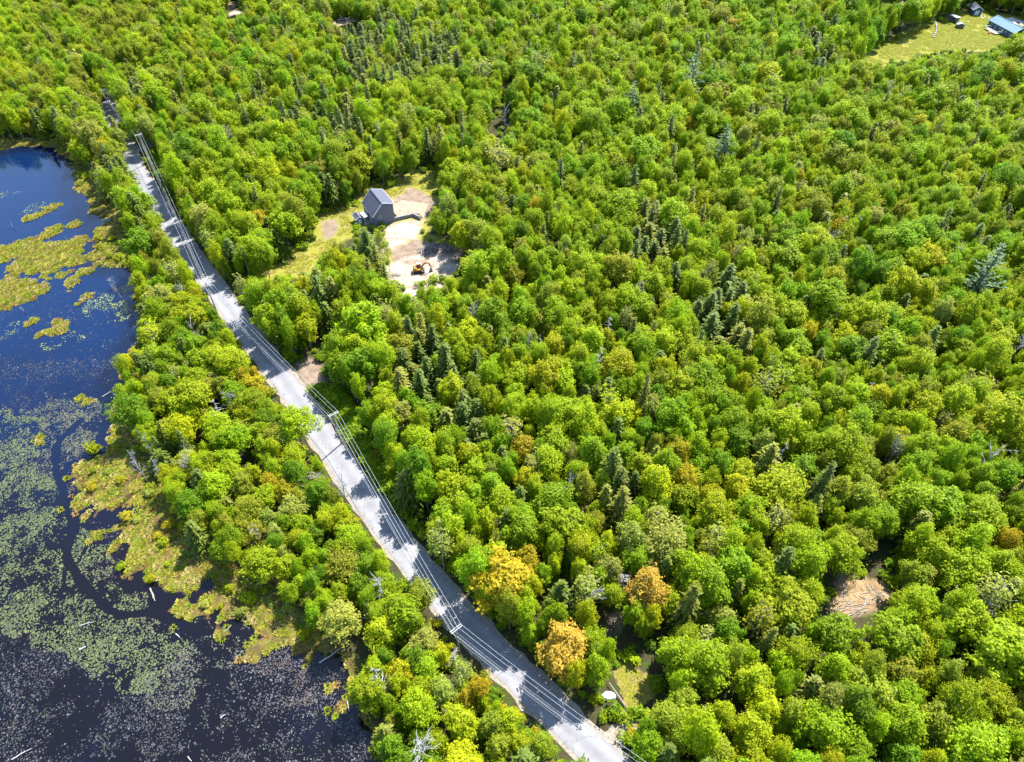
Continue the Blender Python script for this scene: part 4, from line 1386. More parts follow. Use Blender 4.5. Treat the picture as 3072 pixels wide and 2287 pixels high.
for s in (-1, 1):
    out = []
    for a in np.linspace(math.pi / 2, 3 * math.pi / 2, 7):
        out.append((-1.15 + 0.36 * math.cos(a), 0, 0.38 + 0.36 * math.sin(a)))
    for a in np.linspace(-math.pi / 2, math.pi / 2, 7):
        out.append((1.15 + 0.36 * math.cos(a), 0, 0.38 + 0.36 * math.sin(a)))
    m = MB()
    m.prism(out, ((0, s * 0.95 - 0.22, 0), (0, s * 0.95 + 0.22, 0)))
    tk = m.build('track', M_BLACK, ex)
    for xw in (-1.15, -0.6, 0.0, 0.6, 1.15):
        w = MB()
        w.tube([(xw, s * 0.95 - 0.26, 0.36), (xw, s * 0.95 + 0.26, 0.36)], 0.2 if abs(xw) > 1 else 0.14, 10)
        w.build('roller', M_STEEL, tk)
m = MB()
m.box((0, 0, 0.52), (1.7, 1.5, 0.4))
m.tube([(0, 0, 0.7), (0, 0, 0.95)], 0.55, 12)
m.build('undercarriage', M_STEEL, ex)
m = MB()
m.hexa([(1.75, -1.05, 0.08), (1.85, -1.05, 0.08), (1.85, 1.05, 0.08), (1.75, 1.05, 0.08)], [(1.62, -1.05, 0.72), (1.72, -1.05, 0.72), (1.72, 1.05, 0.72), (1.62, 1.05, 0.72)])
for s in (-1, 1):
    m.bar((0.7, s * 0.45, 0.45), (1.72, s * 0.45, 0.4), 0.14, 0.16)
m.build('dozer_blade', M_STEEL, ex)
m = MB()
m.hexa([(-1.35, -1.0, 0.95), (0.75, -1.0, 0.95), (0.75, 1.0, 0.95), (-1.35, 1.0, 0.95)], [(-1.3, -1.0, 1.45), (0.75, -1.0, 1.35), (0.75, 1.0, 1.35), (-1.3, 1.0, 1.45)])
m.hexa([(-1.3, -0.95, 1.45), (-0.45, -0.95, 1.45), (-0.45, 0.95, 1.45), (-1.3, 0.95, 1.45)], [(-1.2, -0.88, 1.85), (-0.5, -0.88, 1.85), (-0.5, 0.88, 1.85), (-1.2, 0.88, 1.85)])
hb = m.build('engine_body', M_YELLOW, ex)
m = MB()
prof = [(-1.36, 0, 0.95), (-1.62, 0, 1.05), (-1.68, 0, 1.6), (-1.36, 0, 1.75)]
m.prism(prof, ((0, -0.98, 0), (0, 0.98, 0)))
m.build('counterweight', M_STEEL, ex)
m = MB()
m.tube([(-0.85, -0.55, 1.85), (-0.85, -0.55, 2.25)], 0.06, 8)
m.build('exhaust_pipe', M_STEEL, hb)
cab_ = MB()
for x in (-0.4, 0.72):
    for y in (0.12, 0.96):
        cab_.box((x, y, 1.98), (0.09, 0.09, 1.3))
cab_.box((0.16, 0.54, 2.66), (1.35, 1.02, 0.10))
cab_.box((0.16, 0.54, 1.42), (1.2, 0.93, 0.16))
cb = cab_.build('cab', M_YELLOW, ex)
for c, sz in (((0.73, 0.54, 2.05), (0.02, 0.74, 1.1)), ((-0.41, 0.54, 2.1), (0.02, 0.74, 0.9)), ((0.16, 0.97, 2.05), (1.0, 0.02, 1.1)), ((0.16, 0.11, 2.05), (1.0, 0.02, 1.1))):
    m = MB()
    m.box(c, sz)
    m.build('cab_window', M_DARKGLASS, cb)
M_BLUEGREY = plain('cab_roof_panel', (0.25, 0.33, 0.55), 0.3, 0, 0.05)
m = MB()
m.box((0.16, 0.54, 2.735), (1.1, 0.8, 0.04))
m.build('roof_hatch', M_BLUEGREY, cb)


def arm(pts, wid, hts_, name, mat, y=-0.25):
    m = MB()
    for i in range(len(pts) - 1):
        a, b = np.array([pts[i][0], y, pts[i][1]]), np.array([pts[i + 1][0], y, pts[i + 1][1]])
        d = (b - a) / np.linalg.norm(b - a)
        n_ = np.array([-d[2], 0, d[0]])
        h0_, h1_ = hts_[i], hts_[i + 1]
        w = np.array([0, wid / 2, 0])
        m.hexa([a - w - n_ * h0_ / 2, a + w - n_ * h0_ / 2, a + w + n_ * h0_ / 2, a - w + n_ * h0_ / 2], [b - w - n_ * h1_ / 2, b + w - n_ * h1_ / 2, b + w + n_ * h1_ / 2, b - w + n_ * h1_ / 2])
    return m.build(name, mat, ex)


bm = arm([(0.75, 1.15), (1.1, 2.2), (1.9, 3.0), (3.1, 3.25)], 0.30, [0.34, 0.46, 0.42, 0.26], 'boom', M_YELLOW)
st = arm([(2.85, 3.45), (3.2, 3.1), (4.0, 1.0)], 0.24, [0.2, 0.36, 0.2], 'stick', M_YELLOW)
for a, b, par in (((1.15, -0.25, 1.2), (1.75, -0.25, 2.6), bm), ((1.7, -0.25, 3.2), (2.85, -0.25, 3.55), bm), ((3.4, -0.25, 3.1), (4.15, -0.25, 1.35), st)):
    m = MB()
    a, b = np.array(a), np.array(b)
    m.tube([a, a + (b - a) * 0.55], 0.075, 8)
    m.tube([a + (b - a) * 0.5, b], 0.04, 8)
    m.build('hydraulic_ram', M_STEEL, par)
m = MB()
prof = []
for a in np.linspace(math.radians(70), math.radians(290), 9):
    prof.append((3.85 + 0.48 * math.cos(a), 0, 0.55 + 0.48 * math.sin(a)))
prof += [(4.2, 0, 0.12), (4.15, 0, 0.95)]
m.prism(prof, ((0, -0.6, 0), (0, 0.1, 0)))
bk = m.build('bucket', M_STEEL, ex)
for k in range(4):
    m = MB()
    m.bar((4.1, -0.52 + 0.18 * k, 0.14), (4.38, -0.52 + 0.18 * k, 0.1), 0.09, 0.06)
    m.build('bucket_tooth', M_STEEL, bk)

# ------------------------------------------------------------------ far homestead
bh = gable_house('blue_roofed_house', (240.6, 354.9), math.atan2(371.5 - 354.9, 236.5 - 240.6) - math.pi / 2, 7.4, 17.1, 3.0, 3.0, 4.7, 0.5, M_BLUEWALL, M_BLUEROOF, M_BLUEROOF, 0.4, 0.15)
tag(bh, 'long blue house under a pale blue metal roof beside the field', 'house')
for yk in (2.0, 5.0, 9.0, 12.2, 15.0):
    opening(bh, (0, yk, 1.5), 1.1, 1.2, (-1, 0, 0))
opening(bh, (0, 7.2, 1.05), 1.0, 2.0, (-1, 0, 0), 'door')
opening(bh, (3.7, 0, 1.6), 1.3, 1.2, (0, -1, 0))
dk = MB()
dk.box((-2.0, 10.5, 0.45), (3.8, 8.0, 0.15))
deck = dk.build('deck', M_DRYWOOD, bh)
for a, b in (((-3.85, 6.6), (-3.85, 14.4)), ((-3.85, 14.4), (-0.2, 14.4)), ((-3.85, 6.6), (-0.2, 6.6))):
    n_ = int(np.hypot(b[0] - a[0], b[1] - a[1]) / 1.2) + 1
    for k in range(n_ + 1):
        q = MB()
        q.box((a[0] + (b[0] - a[0]) * k / n_, a[1] + (b[1] - a[1]) * k / n_, 0.97), (0.1, 0.1, 0.9))
        q.build('railing_post', M_WHITE, deck)
    q = MB()
    q.bar((*a, 1.45), (*b, 1.45), 0.12, 0.08)
    q.build('handrail', M_WHITE, deck)
gs = gable_house('grey_shed', (235.4, 386.6), R_(-4), 4.6, 6.0, 2.6, 2.6, 4.0, 0.5, M_BLUEWALL, M_SHINGLE, M_WHITE, 0.3, 0.12)
# its ridge runs across: turn so that the roof slope faces the field
tag(gs, 'dark shed with grey roof behind the blue roofed house', 'shed')
opening(gs, (2.3, 0, 1.1), 2.0, 2.0, (0, -1, 0), 'door')
ck = empty('camper_trailer', (222.2, 378.0, 0), R_(-60))
tag(ck, 'white roofed camper trailer parked in the shade at the field edge', 'trailer')
m = MB()
m.hexa([(-2.4, -1.1, 0.5), (2.2, -1.1, 0.5), (2.2, 1.1, 0.5), (-2.4, 1.1, 0.5)], [(-2.2, -1.1, 2.5), (2.4, -1.1, 2.5), (2.4, 1.1, 2.5), (-2.2, 1.1, 2.5)])
m.build('body', M_STEEL, ck)
m = MB()
m.box((0.1, 0, 2.56), (4.7, 2.3, 0.10))
m.build('roof', M_WHITE, ck)
for s in (-1, 1):
    m = MB()
    m.tube([(0, s * 0.9, 0.33), (0, s * 1.12, 0.33)], 0.33, 12)
    m.build('wheel', M_BLACK, ck)
m = MB()
m.bar((2.2, 0, 0.5), (3.6, 0, 0.45), 0.12, 0.12)
m.build('hitch', M_STEEL, ck)
m = MB()
m.box((0.4, -1.11, 1.7), (1.4, 0.03, 0.6))
m.build('window', M_DARKGLASS, ck)
hc = gable_house('hutch', (220.3, 369.3), R_(-10), 3.2, 2.2, 1.5, 1.5, 2.1, 0.5, M_STEEL, plain('tin_roof', (0.35, 0.40, 0.42), 0.35, 0.5, 0.1), M_STEEL, 0.15, 0.06)
tag(hc, 'little tin roofed hutch standing on the grass field', 'shed')
tb = empty('picnic_table', (233.6, 362.5, 0), R_(20))
tag(tb, 'reddish picnic table on the grass beside the deck of the blue house', 'table')
M_RED = plain('red_wood', (0.30, 0.10, 0.07), 0.7, 0, 0.2)
m = MB()
m.box((0, 0, 0.74), (1.9, 0.8, 0.06))
m.build('tabletop', M_RED, tb)
for s in (-1, 1):
    m = MB()
    m.box((0, s * 0.75, 0.44), (1.9, 0.28, 0.05))
    m.build('bench_seat', M_RED, tb)
    m = MB()
    m.bar((s * 0.7, -0.75, 0.05), (s * 0.7, 0.35, 0.72), 0.07, 0.1)
    m.bar((s * 0.7 + 0.075, 0.75, 0.05), (s * 0.7 + 0.075, -0.35, 0.72), 0.07, 0.1)
    m.build('leg', M_RED, tb)
fence_pts = [O(2027, 50), O(2029, 60), O(2028, 70), O(2022, 82)]
fw = empty('low_stone_wall', (*fence_pts[1][:2], 0))
tag(fw, 'short row of pale stones crossing the grass field', 'wall')
fp = resample(np.array([q[:2] for q in fence_pts]), 26)
for q in fp:
    m = MB()
    s = RNG.uniform(0.5, 0.9)
    m.box((q[0] - fw.location.x, q[1] - fw.location.y, s * 0.3), (s, s * 0.8, s * 0.7), RNG.uniform(0, 3))
    m.build('stone', M_CONCRETE, fw)
# drives by the far house
for pts, w in (([O(2118, 30)[:2], O(2135, 38)[:2], O(2165, 46)[:2], O(2205, 42)[:2]], 5.0), ([O(2185, 52)[:2], O(2205, 45)[:2], O(2235, 60)[:2]], 6.0)):
    ribbon('gravel_driveway', resample(np.array(pts), 12), w, 0.016 + 0.008 * (w > 5), plain('pale_gravel', (0.36, 0.34, 0.33), 0.95, 0, 0.3, 1.5), 4, 0.2)
# car glimpsed through the far trees
cr = empty('parked_car', (*O(742, 44)[:2], 0), R_(15))
tag(cr, 'silver car parked on a far drive between the trees', 'car')
M_SILVER = plain('silver_paint', (0.50, 0.53, 0.58), 0.25, 0.4, 0.05)
m = MB()
m.hexa([(-2.2, -0.9, 0.35), (2.2, -0.9, 0.35), (2.2, 0.9, 0.35), (-2.2, 0.9, 0.35)], [(-2.15, -0.85, 0.9), (2.1, -0.85, 0.85), (2.1, 0.85, 0.85), (-2.15, 0.85, 0.9)])
cbody = m.build('body', M_SILVER, cr)
m = MB()
m.hexa([(-1.7, -0.82, 0.9), (1.0, -0.82, 0.88), (1.0, 0.82, 0.88), (-1.7, 0.82, 0.9)], [(-1.2, -0.68, 1.42), (0.35, -0.68, 1.42), (0.35, 0.68, 1.42), (-1.2, 0.68, 1.42)])
m.build('window', M_DARKGLASS, cr)
m = MB()
m.box((-0.42, 0, 1.45), (1.5, 1.3, 0.05))
m.build('roof', M_SILVER, cr)
for x in (-1.35, 1.35):
    for s in (-1, 1):
        m = MB()
        m.tube([(x, s * 0.72, 0.32), (x, s * 0.93, 0.32)], 0.32, 12)
        m.build('wheel', M_BLACK, cr)

# ------------------------------------------------------------------ utility line
POLES = [  # base, facing of the arm (unit vector across the line), label
    ((-161.0, 275.9), 'grey utility pole farthest up the road, in the dark gap'),
    ((-134.0, 239.4), 'utility pole at the far road junction'),
    ((-84.8, 154.9), 'utility pole standing in the sunlit left road edge, mid road'),
    ((-41.2, 107.2), 'utility pole on the green verge beside the bare dirt patch'),
    ((-10.1, 55.9), 'utility pole with pale double crossarm at the shaded bend'),
    ((24.6, 30.2), 'utility pole beyond the dirt entrance at the road end'),
]
PH_ = 11.0
bases = np.array([q[0] for q in POLES])
arm_pts = []
for i, ((bx, by), lab) in enumerate(POLES):
    d = bases[min(i + 1, 5)] - bases[max(i - 1, 0)]
    d = d / np.linalg.norm(d)
    acr = np.array([-d[1], d[0]])
    e = empty('utility_pole', (bx, by, 0), math.atan2(acr[1], acr[0]))
    tag(e, lab, 'utility pole', 'utility poles along the road')
    m = MB()
    m.tube([(0, 0, -0.1), (0, 0, 5.5), (0, 0, PH_ + 0.35)], [0.19, 0.165, 0.13], 8)
    m.build('pole', M_POLE, e)
    for s in (-1, 1):
        m = MB()
        m.box((0, s * 0.21, PH_), (2.5, 0.11, 0.13))
        ca = m.build('crossarm', M_ARM, e)
    for x in (-1.12, 0.35, 1.12):
        m = MB()
        m.tube([(x, 0, PH_ + 0.03), (x, 0, PH_ + 0.12), (x, 0, PH_ + 0.2), (x, 0, PH_ + 0.32)], [0.05, 0.10, 0.075, 0.04], 8)
        m.build('insulator', M_CERAMIC, e)
    for s in (-1, 1):
        m = MB()
        m.bar((s * 0.75, 0.28, PH_ - 0.05), (0, 0.19, PH_ - 0.85), 0.05, 0.03)
        m.build('brace', M_STEEL, e)
    row = {}
    for nm, lx, z in (('a', -1.12, PH_ + 0.3), ('b', 0.35, PH_ + 0.3), ('c', 1.12, PH_ + 0.3), ('n', 0.0, PH_ - 1.6), ('t', 0.2, PH_ - 3.6), ('u', -0.2, PH_ - 4.1)):
        row[nm] = np.array([bx + acr[0] * lx, by + acr[1] * lx, z])
    arm_pts.append(row)
WIRE = {'a': ('pale phase wire nearest the pond on the crossarm ends', 0.020, M_WIRE, 1.2), 'b': ('pale middle phase wire beside the pole tops', 0.020, M_WIRE, 1.2), 'c': ('pale phase wire on the forest side crossarm ends', 0.020, M_WIRE, 1.2),
        'n': ('neutral wire below the crossarms', 0.014, M_WIRE, 1.3), 't': ('thick grey cable, upper of the two low cables', 0.020, M_CABLE, 1.0), 'u': ('thick grey cable, lowest on the poles', 0.020, M_CABLE, 1.0)}
for k, (lab, rad, mat, sag) in WIRE.items():
    pts = []
    seq = [r[k] for r in arm_pts]
    for i in range(len(seq) - 1):
        a, b = seq[i], seq[i + 1]
        for t in np.linspace(0, 1, 13)[: 13 if i == len(seq) - 2 else 12]:
            q = a + (b - a) * t
            q = q - np.array([0, 0, sag * 4 * t * (1 - t)])
            pts.append(q)
    V, F = tube_np(pts, rad, 5)
    o = link('overhead_wire', mesh_np('overhead_wire', V, F, [mat], smooth=True))
    tag(o, lab, 'wire', 'wires of the utility line')
# ------------------------------------------------------------------ bog: sedge, lily pads, logs
def scatter_in(poly_ov, n, margin=0.0):
    g = ground_poly(poly_ov)
    lo, hi = g.min(0), g.max(0)
    P = RNG.uniform(lo, hi, (n, 2))
    return P[inside(g, P)]


# sedge tufts: fans of blades
def tuft(h, r, blades, w=0.08):
    a = RNG.uniform(0, 6.28, blades)
    t = RNG.uniform(0.1, 0.9, blades)
    base = np.stack([np.cos(a) * r * 0.3, np.sin(a) * r * 0.3, np.zeros(blades)], 1)
    tip = np.stack([np.cos(a) * r * (0.5 + t), np.sin(a) * r * (0.5 + t), h * (0.75 - 0.6 * t)], 1)
    sd = np.stack([-np.sin(a), np.cos(a), RNG.normal(0, 0.25, blades)], 1) * w
    mid = (base + tip) / 2 + np.array([0, 0, 0.12])
    V = np.stack([base - sd * 0.5, mid - sd, tip, mid + sd], 1).reshape(-1, 3)
    return V, np.arange(4 * blades).reshape(-1, 4)


sedge_col = bpy.data.collections.new('sedge_shapes')
for i in range(4):
    V, F = tuft(0.5 + 0.08 * i, 0.6, 40, 0.075)
    me = mesh_np('sedge_tuft', V, F, [M_SEDGE])
    set_leaf_attr(me, len(F), len(F))
    sedge_col.objects.link(bpy.data.objects.new(f'sedge_tuft_shape_{i:02d}', me))


def pick(options, n, w=None):
    return [options[k] for k in RNG.choice(len(options), n, p=w)]


SED = [(0.19, 0.20, 0.015), (0.23, 0.21, 0.03), (0.15, 0.19, 0.012), (0.27, 0.23, 0.09), (0.12, 0.17, 0.012), (0.18, 0.12, 0.04), (0.16, 0.18, 0.02)]
P = np.vstack([scatter_in(MARSH, 110000)])
uv, _ = proj(np.column_stack([P, np.zeros(len(P))]))
P = P[(uv[:, 0] > -40) & (uv[:, 1] < 1720)]
sw_ = shore_sd(P)
nz = vnoise(P, 4.0, 5)
bz = bog_z(P)
P = P[(bz > -0.47) & (RNG.random(len(P)) < np.clip((bz + 0.50) * 5, 0, 1) * np.clip((nz - 0.22) * 2.6, 0, 1)) & ((sw_ < 0.5) | (bz > -0.42))][:26000]
Q = []
for g in isl_g:
    lo, hi = g.min(0), g.max(0)
    q = RNG.uniform(lo, hi, (int((hi - lo).prod() * 2.2), 2))
    Q.append(q[bog_z(q) > -0.45])
Q = np.vstack(Q)
P = np.vstack([P, Q])
n = len(P)
SZ = np.repeat(RNG.uniform(0.6, 1.35, (n, 1)), 3, 1) * np.array([1, 1, 0.8])
mass('sedge_grass', 'yellow green sedge grass on the bog mats', np.column_stack([P, np.maximum(bog_z(P), WATER_Z) - 0.04]), RNG.integers(0, 4, n), np.column_stack([np.zeros(n), np.zeros(n), RNG.uniform(0, 6.28, n)]), SZ,
     np.array(pick(SED, n)) * RNG.uniform(0.8, 1.2, (n, 1)), sedge_col)
# grass on the lawn, field and verges: shorter tufts
for nm, lab, polys, GR in (
        ('lawn_grass', 'dry rough grass round the grey house and the track', [(V_HOUSE, 9000), (V_TRACK, 500)], [(0.16, 0.18, 0.012), (0.21, 0.20, 0.03), (0.19, 0.20, 0.012), (0.24, 0.20, 0.07)]),
        ('field_grass', 'bright green and yellow grass of the far field', [(V_FIELD, 26000)], [(0.16, 0.21, 0.008), (0.20, 0.235, 0.01), (0.22, 0.225, 0.012), (0.18, 0.22, 0.006), (0.23, 0.21, 0.03)])):
    P = np.vstack([scatter_in(q_, n_) for q_, n_ in polys])
    sdz = np.maximum.reduce([sdist(ground_poly(p_), P) for p_, k in SAND])
    P = P[(sdz < -0.8) & (vnoise(P, 6, 9) > 0.33)]
    n = len(P)
    mass(nm, lab, np.column_stack([P, np.full(n, 0.0)]), RNG.integers(0, 4, n), np.column_stack([np.zeros(n), np.zeros(n), RNG.uniform(0, 6.28, n)]),
         np.repeat(RNG.uniform(0.5, 1.0, (n, 1)), 3, 1) * np.array([1, 1, 0.45]), np.array(pick(GR, n)) * RNG.uniform(0.85, 1.15, (n, 1)), sedge_col)
# ferns and brambles under the trees
n = 26000
P = np.vstack([np.column_stack([RNG.uniform(-270, 270, n), RNG.uniform(25, 440, n)]), scatter_in(V_VERGE, 3500), scatter_in(V_VERGE2, 1500), scatter_in([(930, 1180), (1000, 1290), (1060, 1350), (1010, 1340), (940, 1240)], 500)])
P = P[np.abs(P[:, 0]) < 0.5 * PW / FPX * np.hypot(P[:, 1], CAM_H) * 1.08 + 8]
uv, _ = proj(np.column_stack([P, np.full(len(P), 0.8)]))
ok_ = (sdist(marsh_g, P) < 0) & (sdist(water_g, P) < -1) & (sdist(road_c, P, closed=False) > 4.6) & ((vnoise(P, 9, 3) > 0.40) | (sdist(road_c, P, closed=False) < 12))
for poly in (V_HOUSE, V_FIELD, V_STRAW, V_TRACK, V_ENTR, V_TAN, V_SANDPATCH, V_FARDRIVE, V_JUNC, V_TOPL, V_TOPL2, V_TOPM, V_TOPR, V_ROAD):
    ok_ &= ~inside(poly, uv)
P = P[ok_]
n = len(P)
s_ = RNG.uniform(0.5, 1.5, (n, 1))
mass('undergrowth', 'green undergrowth on the forest floor', np.column_stack([P, np.full(n, -0.05)]), RNG.integers(0, 4, n), np.column_stack([np.zeros(n), np.zeros(n), RNG.uniform(0, 6.28, n)]),
     np.column_stack([s_, s_, s_ * 0.8]), np.array(pick([TINT['mid'], TINT['deep'], TINT['bright'], TINT['lime']], n, [0.4, 0.3, 0.2, 0.1])) * RNG.uniform(0.8, 1.15, (n, 1)), MASS['shrub'])

# lily pads: flat leaves on the water
PADS = [  # region (overview px), leaves per square metre, sort
    ([(-60, 880), (40, 868), (75, 890), (120, 900), (112, 980), (132, 1060), (150, 1125), (140, 1190), (150, 1245), (225, 1305), (330, 1330), (430, 1370), (395, 1455), (330, 1505), (260, 1490), (150, 1430), (50, 1390), (-60, 1330)], 9.0, 'green'),
    ([(150, 1185), (200, 1180), (240, 1225), (255, 1275), (330, 1290), (400, 1320), (470, 1360), (420, 1365), (330, 1325), (235, 1300), (170, 1240)], 7.0, 'green'),
    ([(60, 860), (200, 880), (245, 930), (215, 985), (150, 1000), (120, 960), (75, 890)], 4.5, 'mixed'),
    ([(-60, 780), (60, 780), (120, 760), (260, 800), (240, 860), (120, 890), (-60, 880)], 2.6, 'pale'),
    (tile(*T5, [(690, 1040), (760, 930), (850, 890), (960, 910), (960, 1020), (900, 1100), (780, 1110)]), 4.0, 'lime'),
    (tile(*T5, [(900, 1080), (950, 960), (1050, 930), (1120, 960), (1140, 1060), (1080, 1150), (960, 1150)]), 7.5, 'lime'),
    (tile(*T5, [(370, 1310), (480, 1270), (620, 1220), (700, 1210), (750, 1270), (640, 1310), (560, 1330), (540, 1390), (440, 1390)]), 5.0, 'lime'),
    (tile(*T5, [(980, 860), (1010, 820), (1110, 805), (1130, 850), (1040, 890)]), 4.5, 'lime'),
    (tile(*T5, [(-100, 1230), (60, 1180), (150, 1110), (220, 1180), (130, 1240), (0, 1310), (-100, 1330)]), 2.6, 'lime'),
    (tile(*T5, [(160, 200), (250, 120), (370, 95), (390, 130), (280, 180), (180, 210)]), 1.6, 'lime'),
    (tile(*T5, [(-100, 30), (80, 0), (190, 20), (60, 60), (-100, 110)]), 1.6, 'lime'),
    (tile(*T5, [(940, 770), (1010, 745), (1020, 770), (960, 785)]), 2.5, 'lime'),
    (tile(*T5, [(600, 100), (680, 60), (700, 130), (620, 190)]), 0.9, 'pale'),
    ([(-60, 330), (130, 360), (180, 480), (150, 640), (260, 700), (250, 800), (-60, 800)], 0.28, 'pale'),
    ([(-60, 620), (200, 620), (280, 700), (240, 800), (-60, 800)], 0.9, 'pale'),
    ([(-60, 1320), (150, 1420), (300, 1500), (430, 1400), (600, 1400), (760, 1440), (800, 1760), (-60, 1760)], 5.0, 'pale'),
    ([(300, 1480), (420, 1380), (520, 1370), (560, 1420), (480, 1500), (380, 1540)], 3.0, 'mixed'),
    ([(560, 1400), (700, 1440), (750, 1480), (640, 1530), (570, 1480)], 3.5, 'rust'),
    ([(200, 980), (160, 1000), (140, 1060), (170, 1120), (260, 1160), (300, 1290), (560, 1390), (480, 1390), (300, 1320), (180, 1180)], 3.0, 'rust'),
    ([(100, 890), (240, 930), (225, 975), (180, 1000), (150, 1060), (172, 1115), (180, 1150), (150, 1200), (140, 1060), (105, 980)], 4.5, 'mixed'),
    ([(380, 1300), (560, 1370), (520, 1450), (400, 1460), (420, 1380)], 3.5, 'mixed'),
]
PCOL = {'green': [(0.065, 0.080, 0.020), (0.048, 0.062, 0.018), (0.085, 0.098, 0.028), (0.040, 0.048, 0.02), (0.055, 0.055, 0.022)], 'mixed': [(0.045, 0.055, 0.022), (0.06, 0.065, 0.035), (0.05, 0.035, 0.025), (0.075, 0.08, 0.04)],
        'lime': [(0.12, 0.15, 0.03), (0.09, 0.12, 0.03), (0.15, 0.17, 0.05)], 'pale': [(0.034, 0.034, 0.036), (0.022, 0.024, 0.026), (0.075, 0.075, 0.08), (0.026, 0.034, 0.013), (0.032, 0.019, 0.020)], 'rust': [(0.05, 0.022, 0.018), (0.038, 0.02, 0.02), (0.07, 0.06, 0.028), (0.055, 0.045, 0.04)]}
PP, PC, PS = [], [], []
for k, (poly, dens, sort) in enumerate(PADS):
    g = ground_poly(poly, WATER_Z)
    lo, hi = np.maximum(g.min(0), (-260, 15)), g.max(0)
    n = int((hi - lo).prod() * dens * 2.3)
    q = RNG.uniform(lo, hi, (n, 2))
    wq = np.stack([vnoise(q, 9, 31) - 0.5, vnoise(q, 9, 32) - 0.5], 1) * (16.0 if dens > 2 else 6.0) * (0.35 if sort == 'lime' else 1.0)
    q = q[inside(g, q + wq)]
    nz = 0.55 * vnoise(q, 7.0, 21) + 0.45 * vnoise(q, 1.8, 22)
    q = q[RNG.random(len(q)) < np.clip((nz - 0.40) * 5.0, 0.03, 1)]
    q = q[bog_z(q) < WATER_Z - 0.03]
    q = q[np.minimum(sdist(chan_g[0], q, closed=False), sdist(chan_g[1], q, closed=False) + 0.3) > 0.55 + 0.7 * vnoise(q, 3, 4)]
    PP.append(q)
    PC.append(np.array(pick(PCOL[sort], len(q))) * RNG.uniform(0.8, 1.2, (len(q), 1)))
    PS.append(RNG.lognormal(math.log(0.125), 0.32, len(q)) * (0.8 if sort in ('pale', 'rust') else 1.0))
PP, PC, PS = np.vstack(PP), np.vstack(PC), np.concatenate(PS)
n = len(PP)
a0 = RNG.uniform(0, 6.28, n)
tx, ty = RNG.normal(0, 0.05, n), RNG.normal(0, 0.05, n)
ring = []
for k in range(6):
    a = a0 + k * math.pi / 3
    r = PS * (0.35 if k == 0 else 1.0)
    dx, dy = np.cos(a) * r, np.sin(a) * r
    ring.append(np.stack([PP[:, 0] + dx, PP[:, 1] + dy, WATER_Z + 0.035 + tx * dx + ty * dy + RNG.uniform(0, 0.02, n)], 1))
V = np.stack(ring, 1).reshape(-1, 3)
b = np.arange(n) * 6
F = np.stack([np.stack([b, b + 1, b + 2, b + 3], 1), np.stack([b, b + 3, b + 4, b + 5], 1)], 1).reshape(-1, 4)
mp_, nt, p = nodes('lily_leaf')
at = N(nt, 'ShaderNodeAttribute', attribute_type='GEOMETRY', attribute_name='tint')
nt.links.new(at.outputs['Color'], p.inputs['Base Color'])
p.inputs['Roughness'].default_value = 0.38
p.inputs['Specular IOR Level'].default_value = 0.5
me = mesh_np('lily_pads', V, F, [mp_])
t = me.attributes.new('tint', 'FLOAT_VECTOR', 'FACE')
t.data.foreach_set('vector', np.repeat(PC, 2, 0).astype(np.float32).ravel())
stuff(link('lily_pads', me), 'floating lily pads covering the pond')
print('pads', n)

# logs and snags lying in the bog
LOGS = [  # two ends in overview px, radius, label
    ((580, 1309), (610, 1251), 0.22, 'long pale fallen trunk pointing from the brown marsh towards the shrubs'),
    ((692, 1437), (740, 1404), 0.16, 'straight bare log at the marsh edge above the open water'),
    ((325, 1275), (336, 1303), 0.14, 'short white log lying in the brown marsh beside the channel'),
    ((173, 1408), (186, 1401), 0.22, 'white stub of driftwood in the dense lily pads'),
    ((174, 1356), (205, 1348), 0.10, 'thin stick with a pale end in the upper lily pads'),
    ((381, 1374), (390, 1382), 0.12, 'tiny white branch in a dark pool among the pads'),
    ((485, 1369), (500, 1357), 0.10, 'thin pale branch where pads meet the brown marsh'),
    ((26, 1646), (68, 1622), 0.12, 'crooked pale stick in the lowest left corner of the pond'),
    ((478, 1556), (488, 1548), 0.14, 'white forked driftwood far down in the speckled water'),
    ((407, 1640), (415, 1650), 0.10, 'small white stick at the bottom of the pond'),
    ((26, 492), (36, 520), 0.12, 'upright pale stake in the blue water by the sedge mat'),
    ((57, 614), (76, 605), 0.10, 'thin stick between the two big sedge mats'),
    ((49, 676), (51, 690), 0.10, 'short pale stake below the lower sedge mat'),
    ((162, 612), (159, 628), 0.10, 'little stake beside the broken sedge islet'),
    ((752, 1518), (757, 1543), 0.12, 'grey stick leaning at the shrubby water edge'),
    ((815, 1569), (845, 1556), 0.14, 'bleached log under the shrubs at the lower shore'),
    ((222, 860), (240, 848), 0.10, 'thin log sticking out from the grassy point'),
    ((238, 926), (252, 912), 0.10, 'slanting twig below the grassy point'),
]
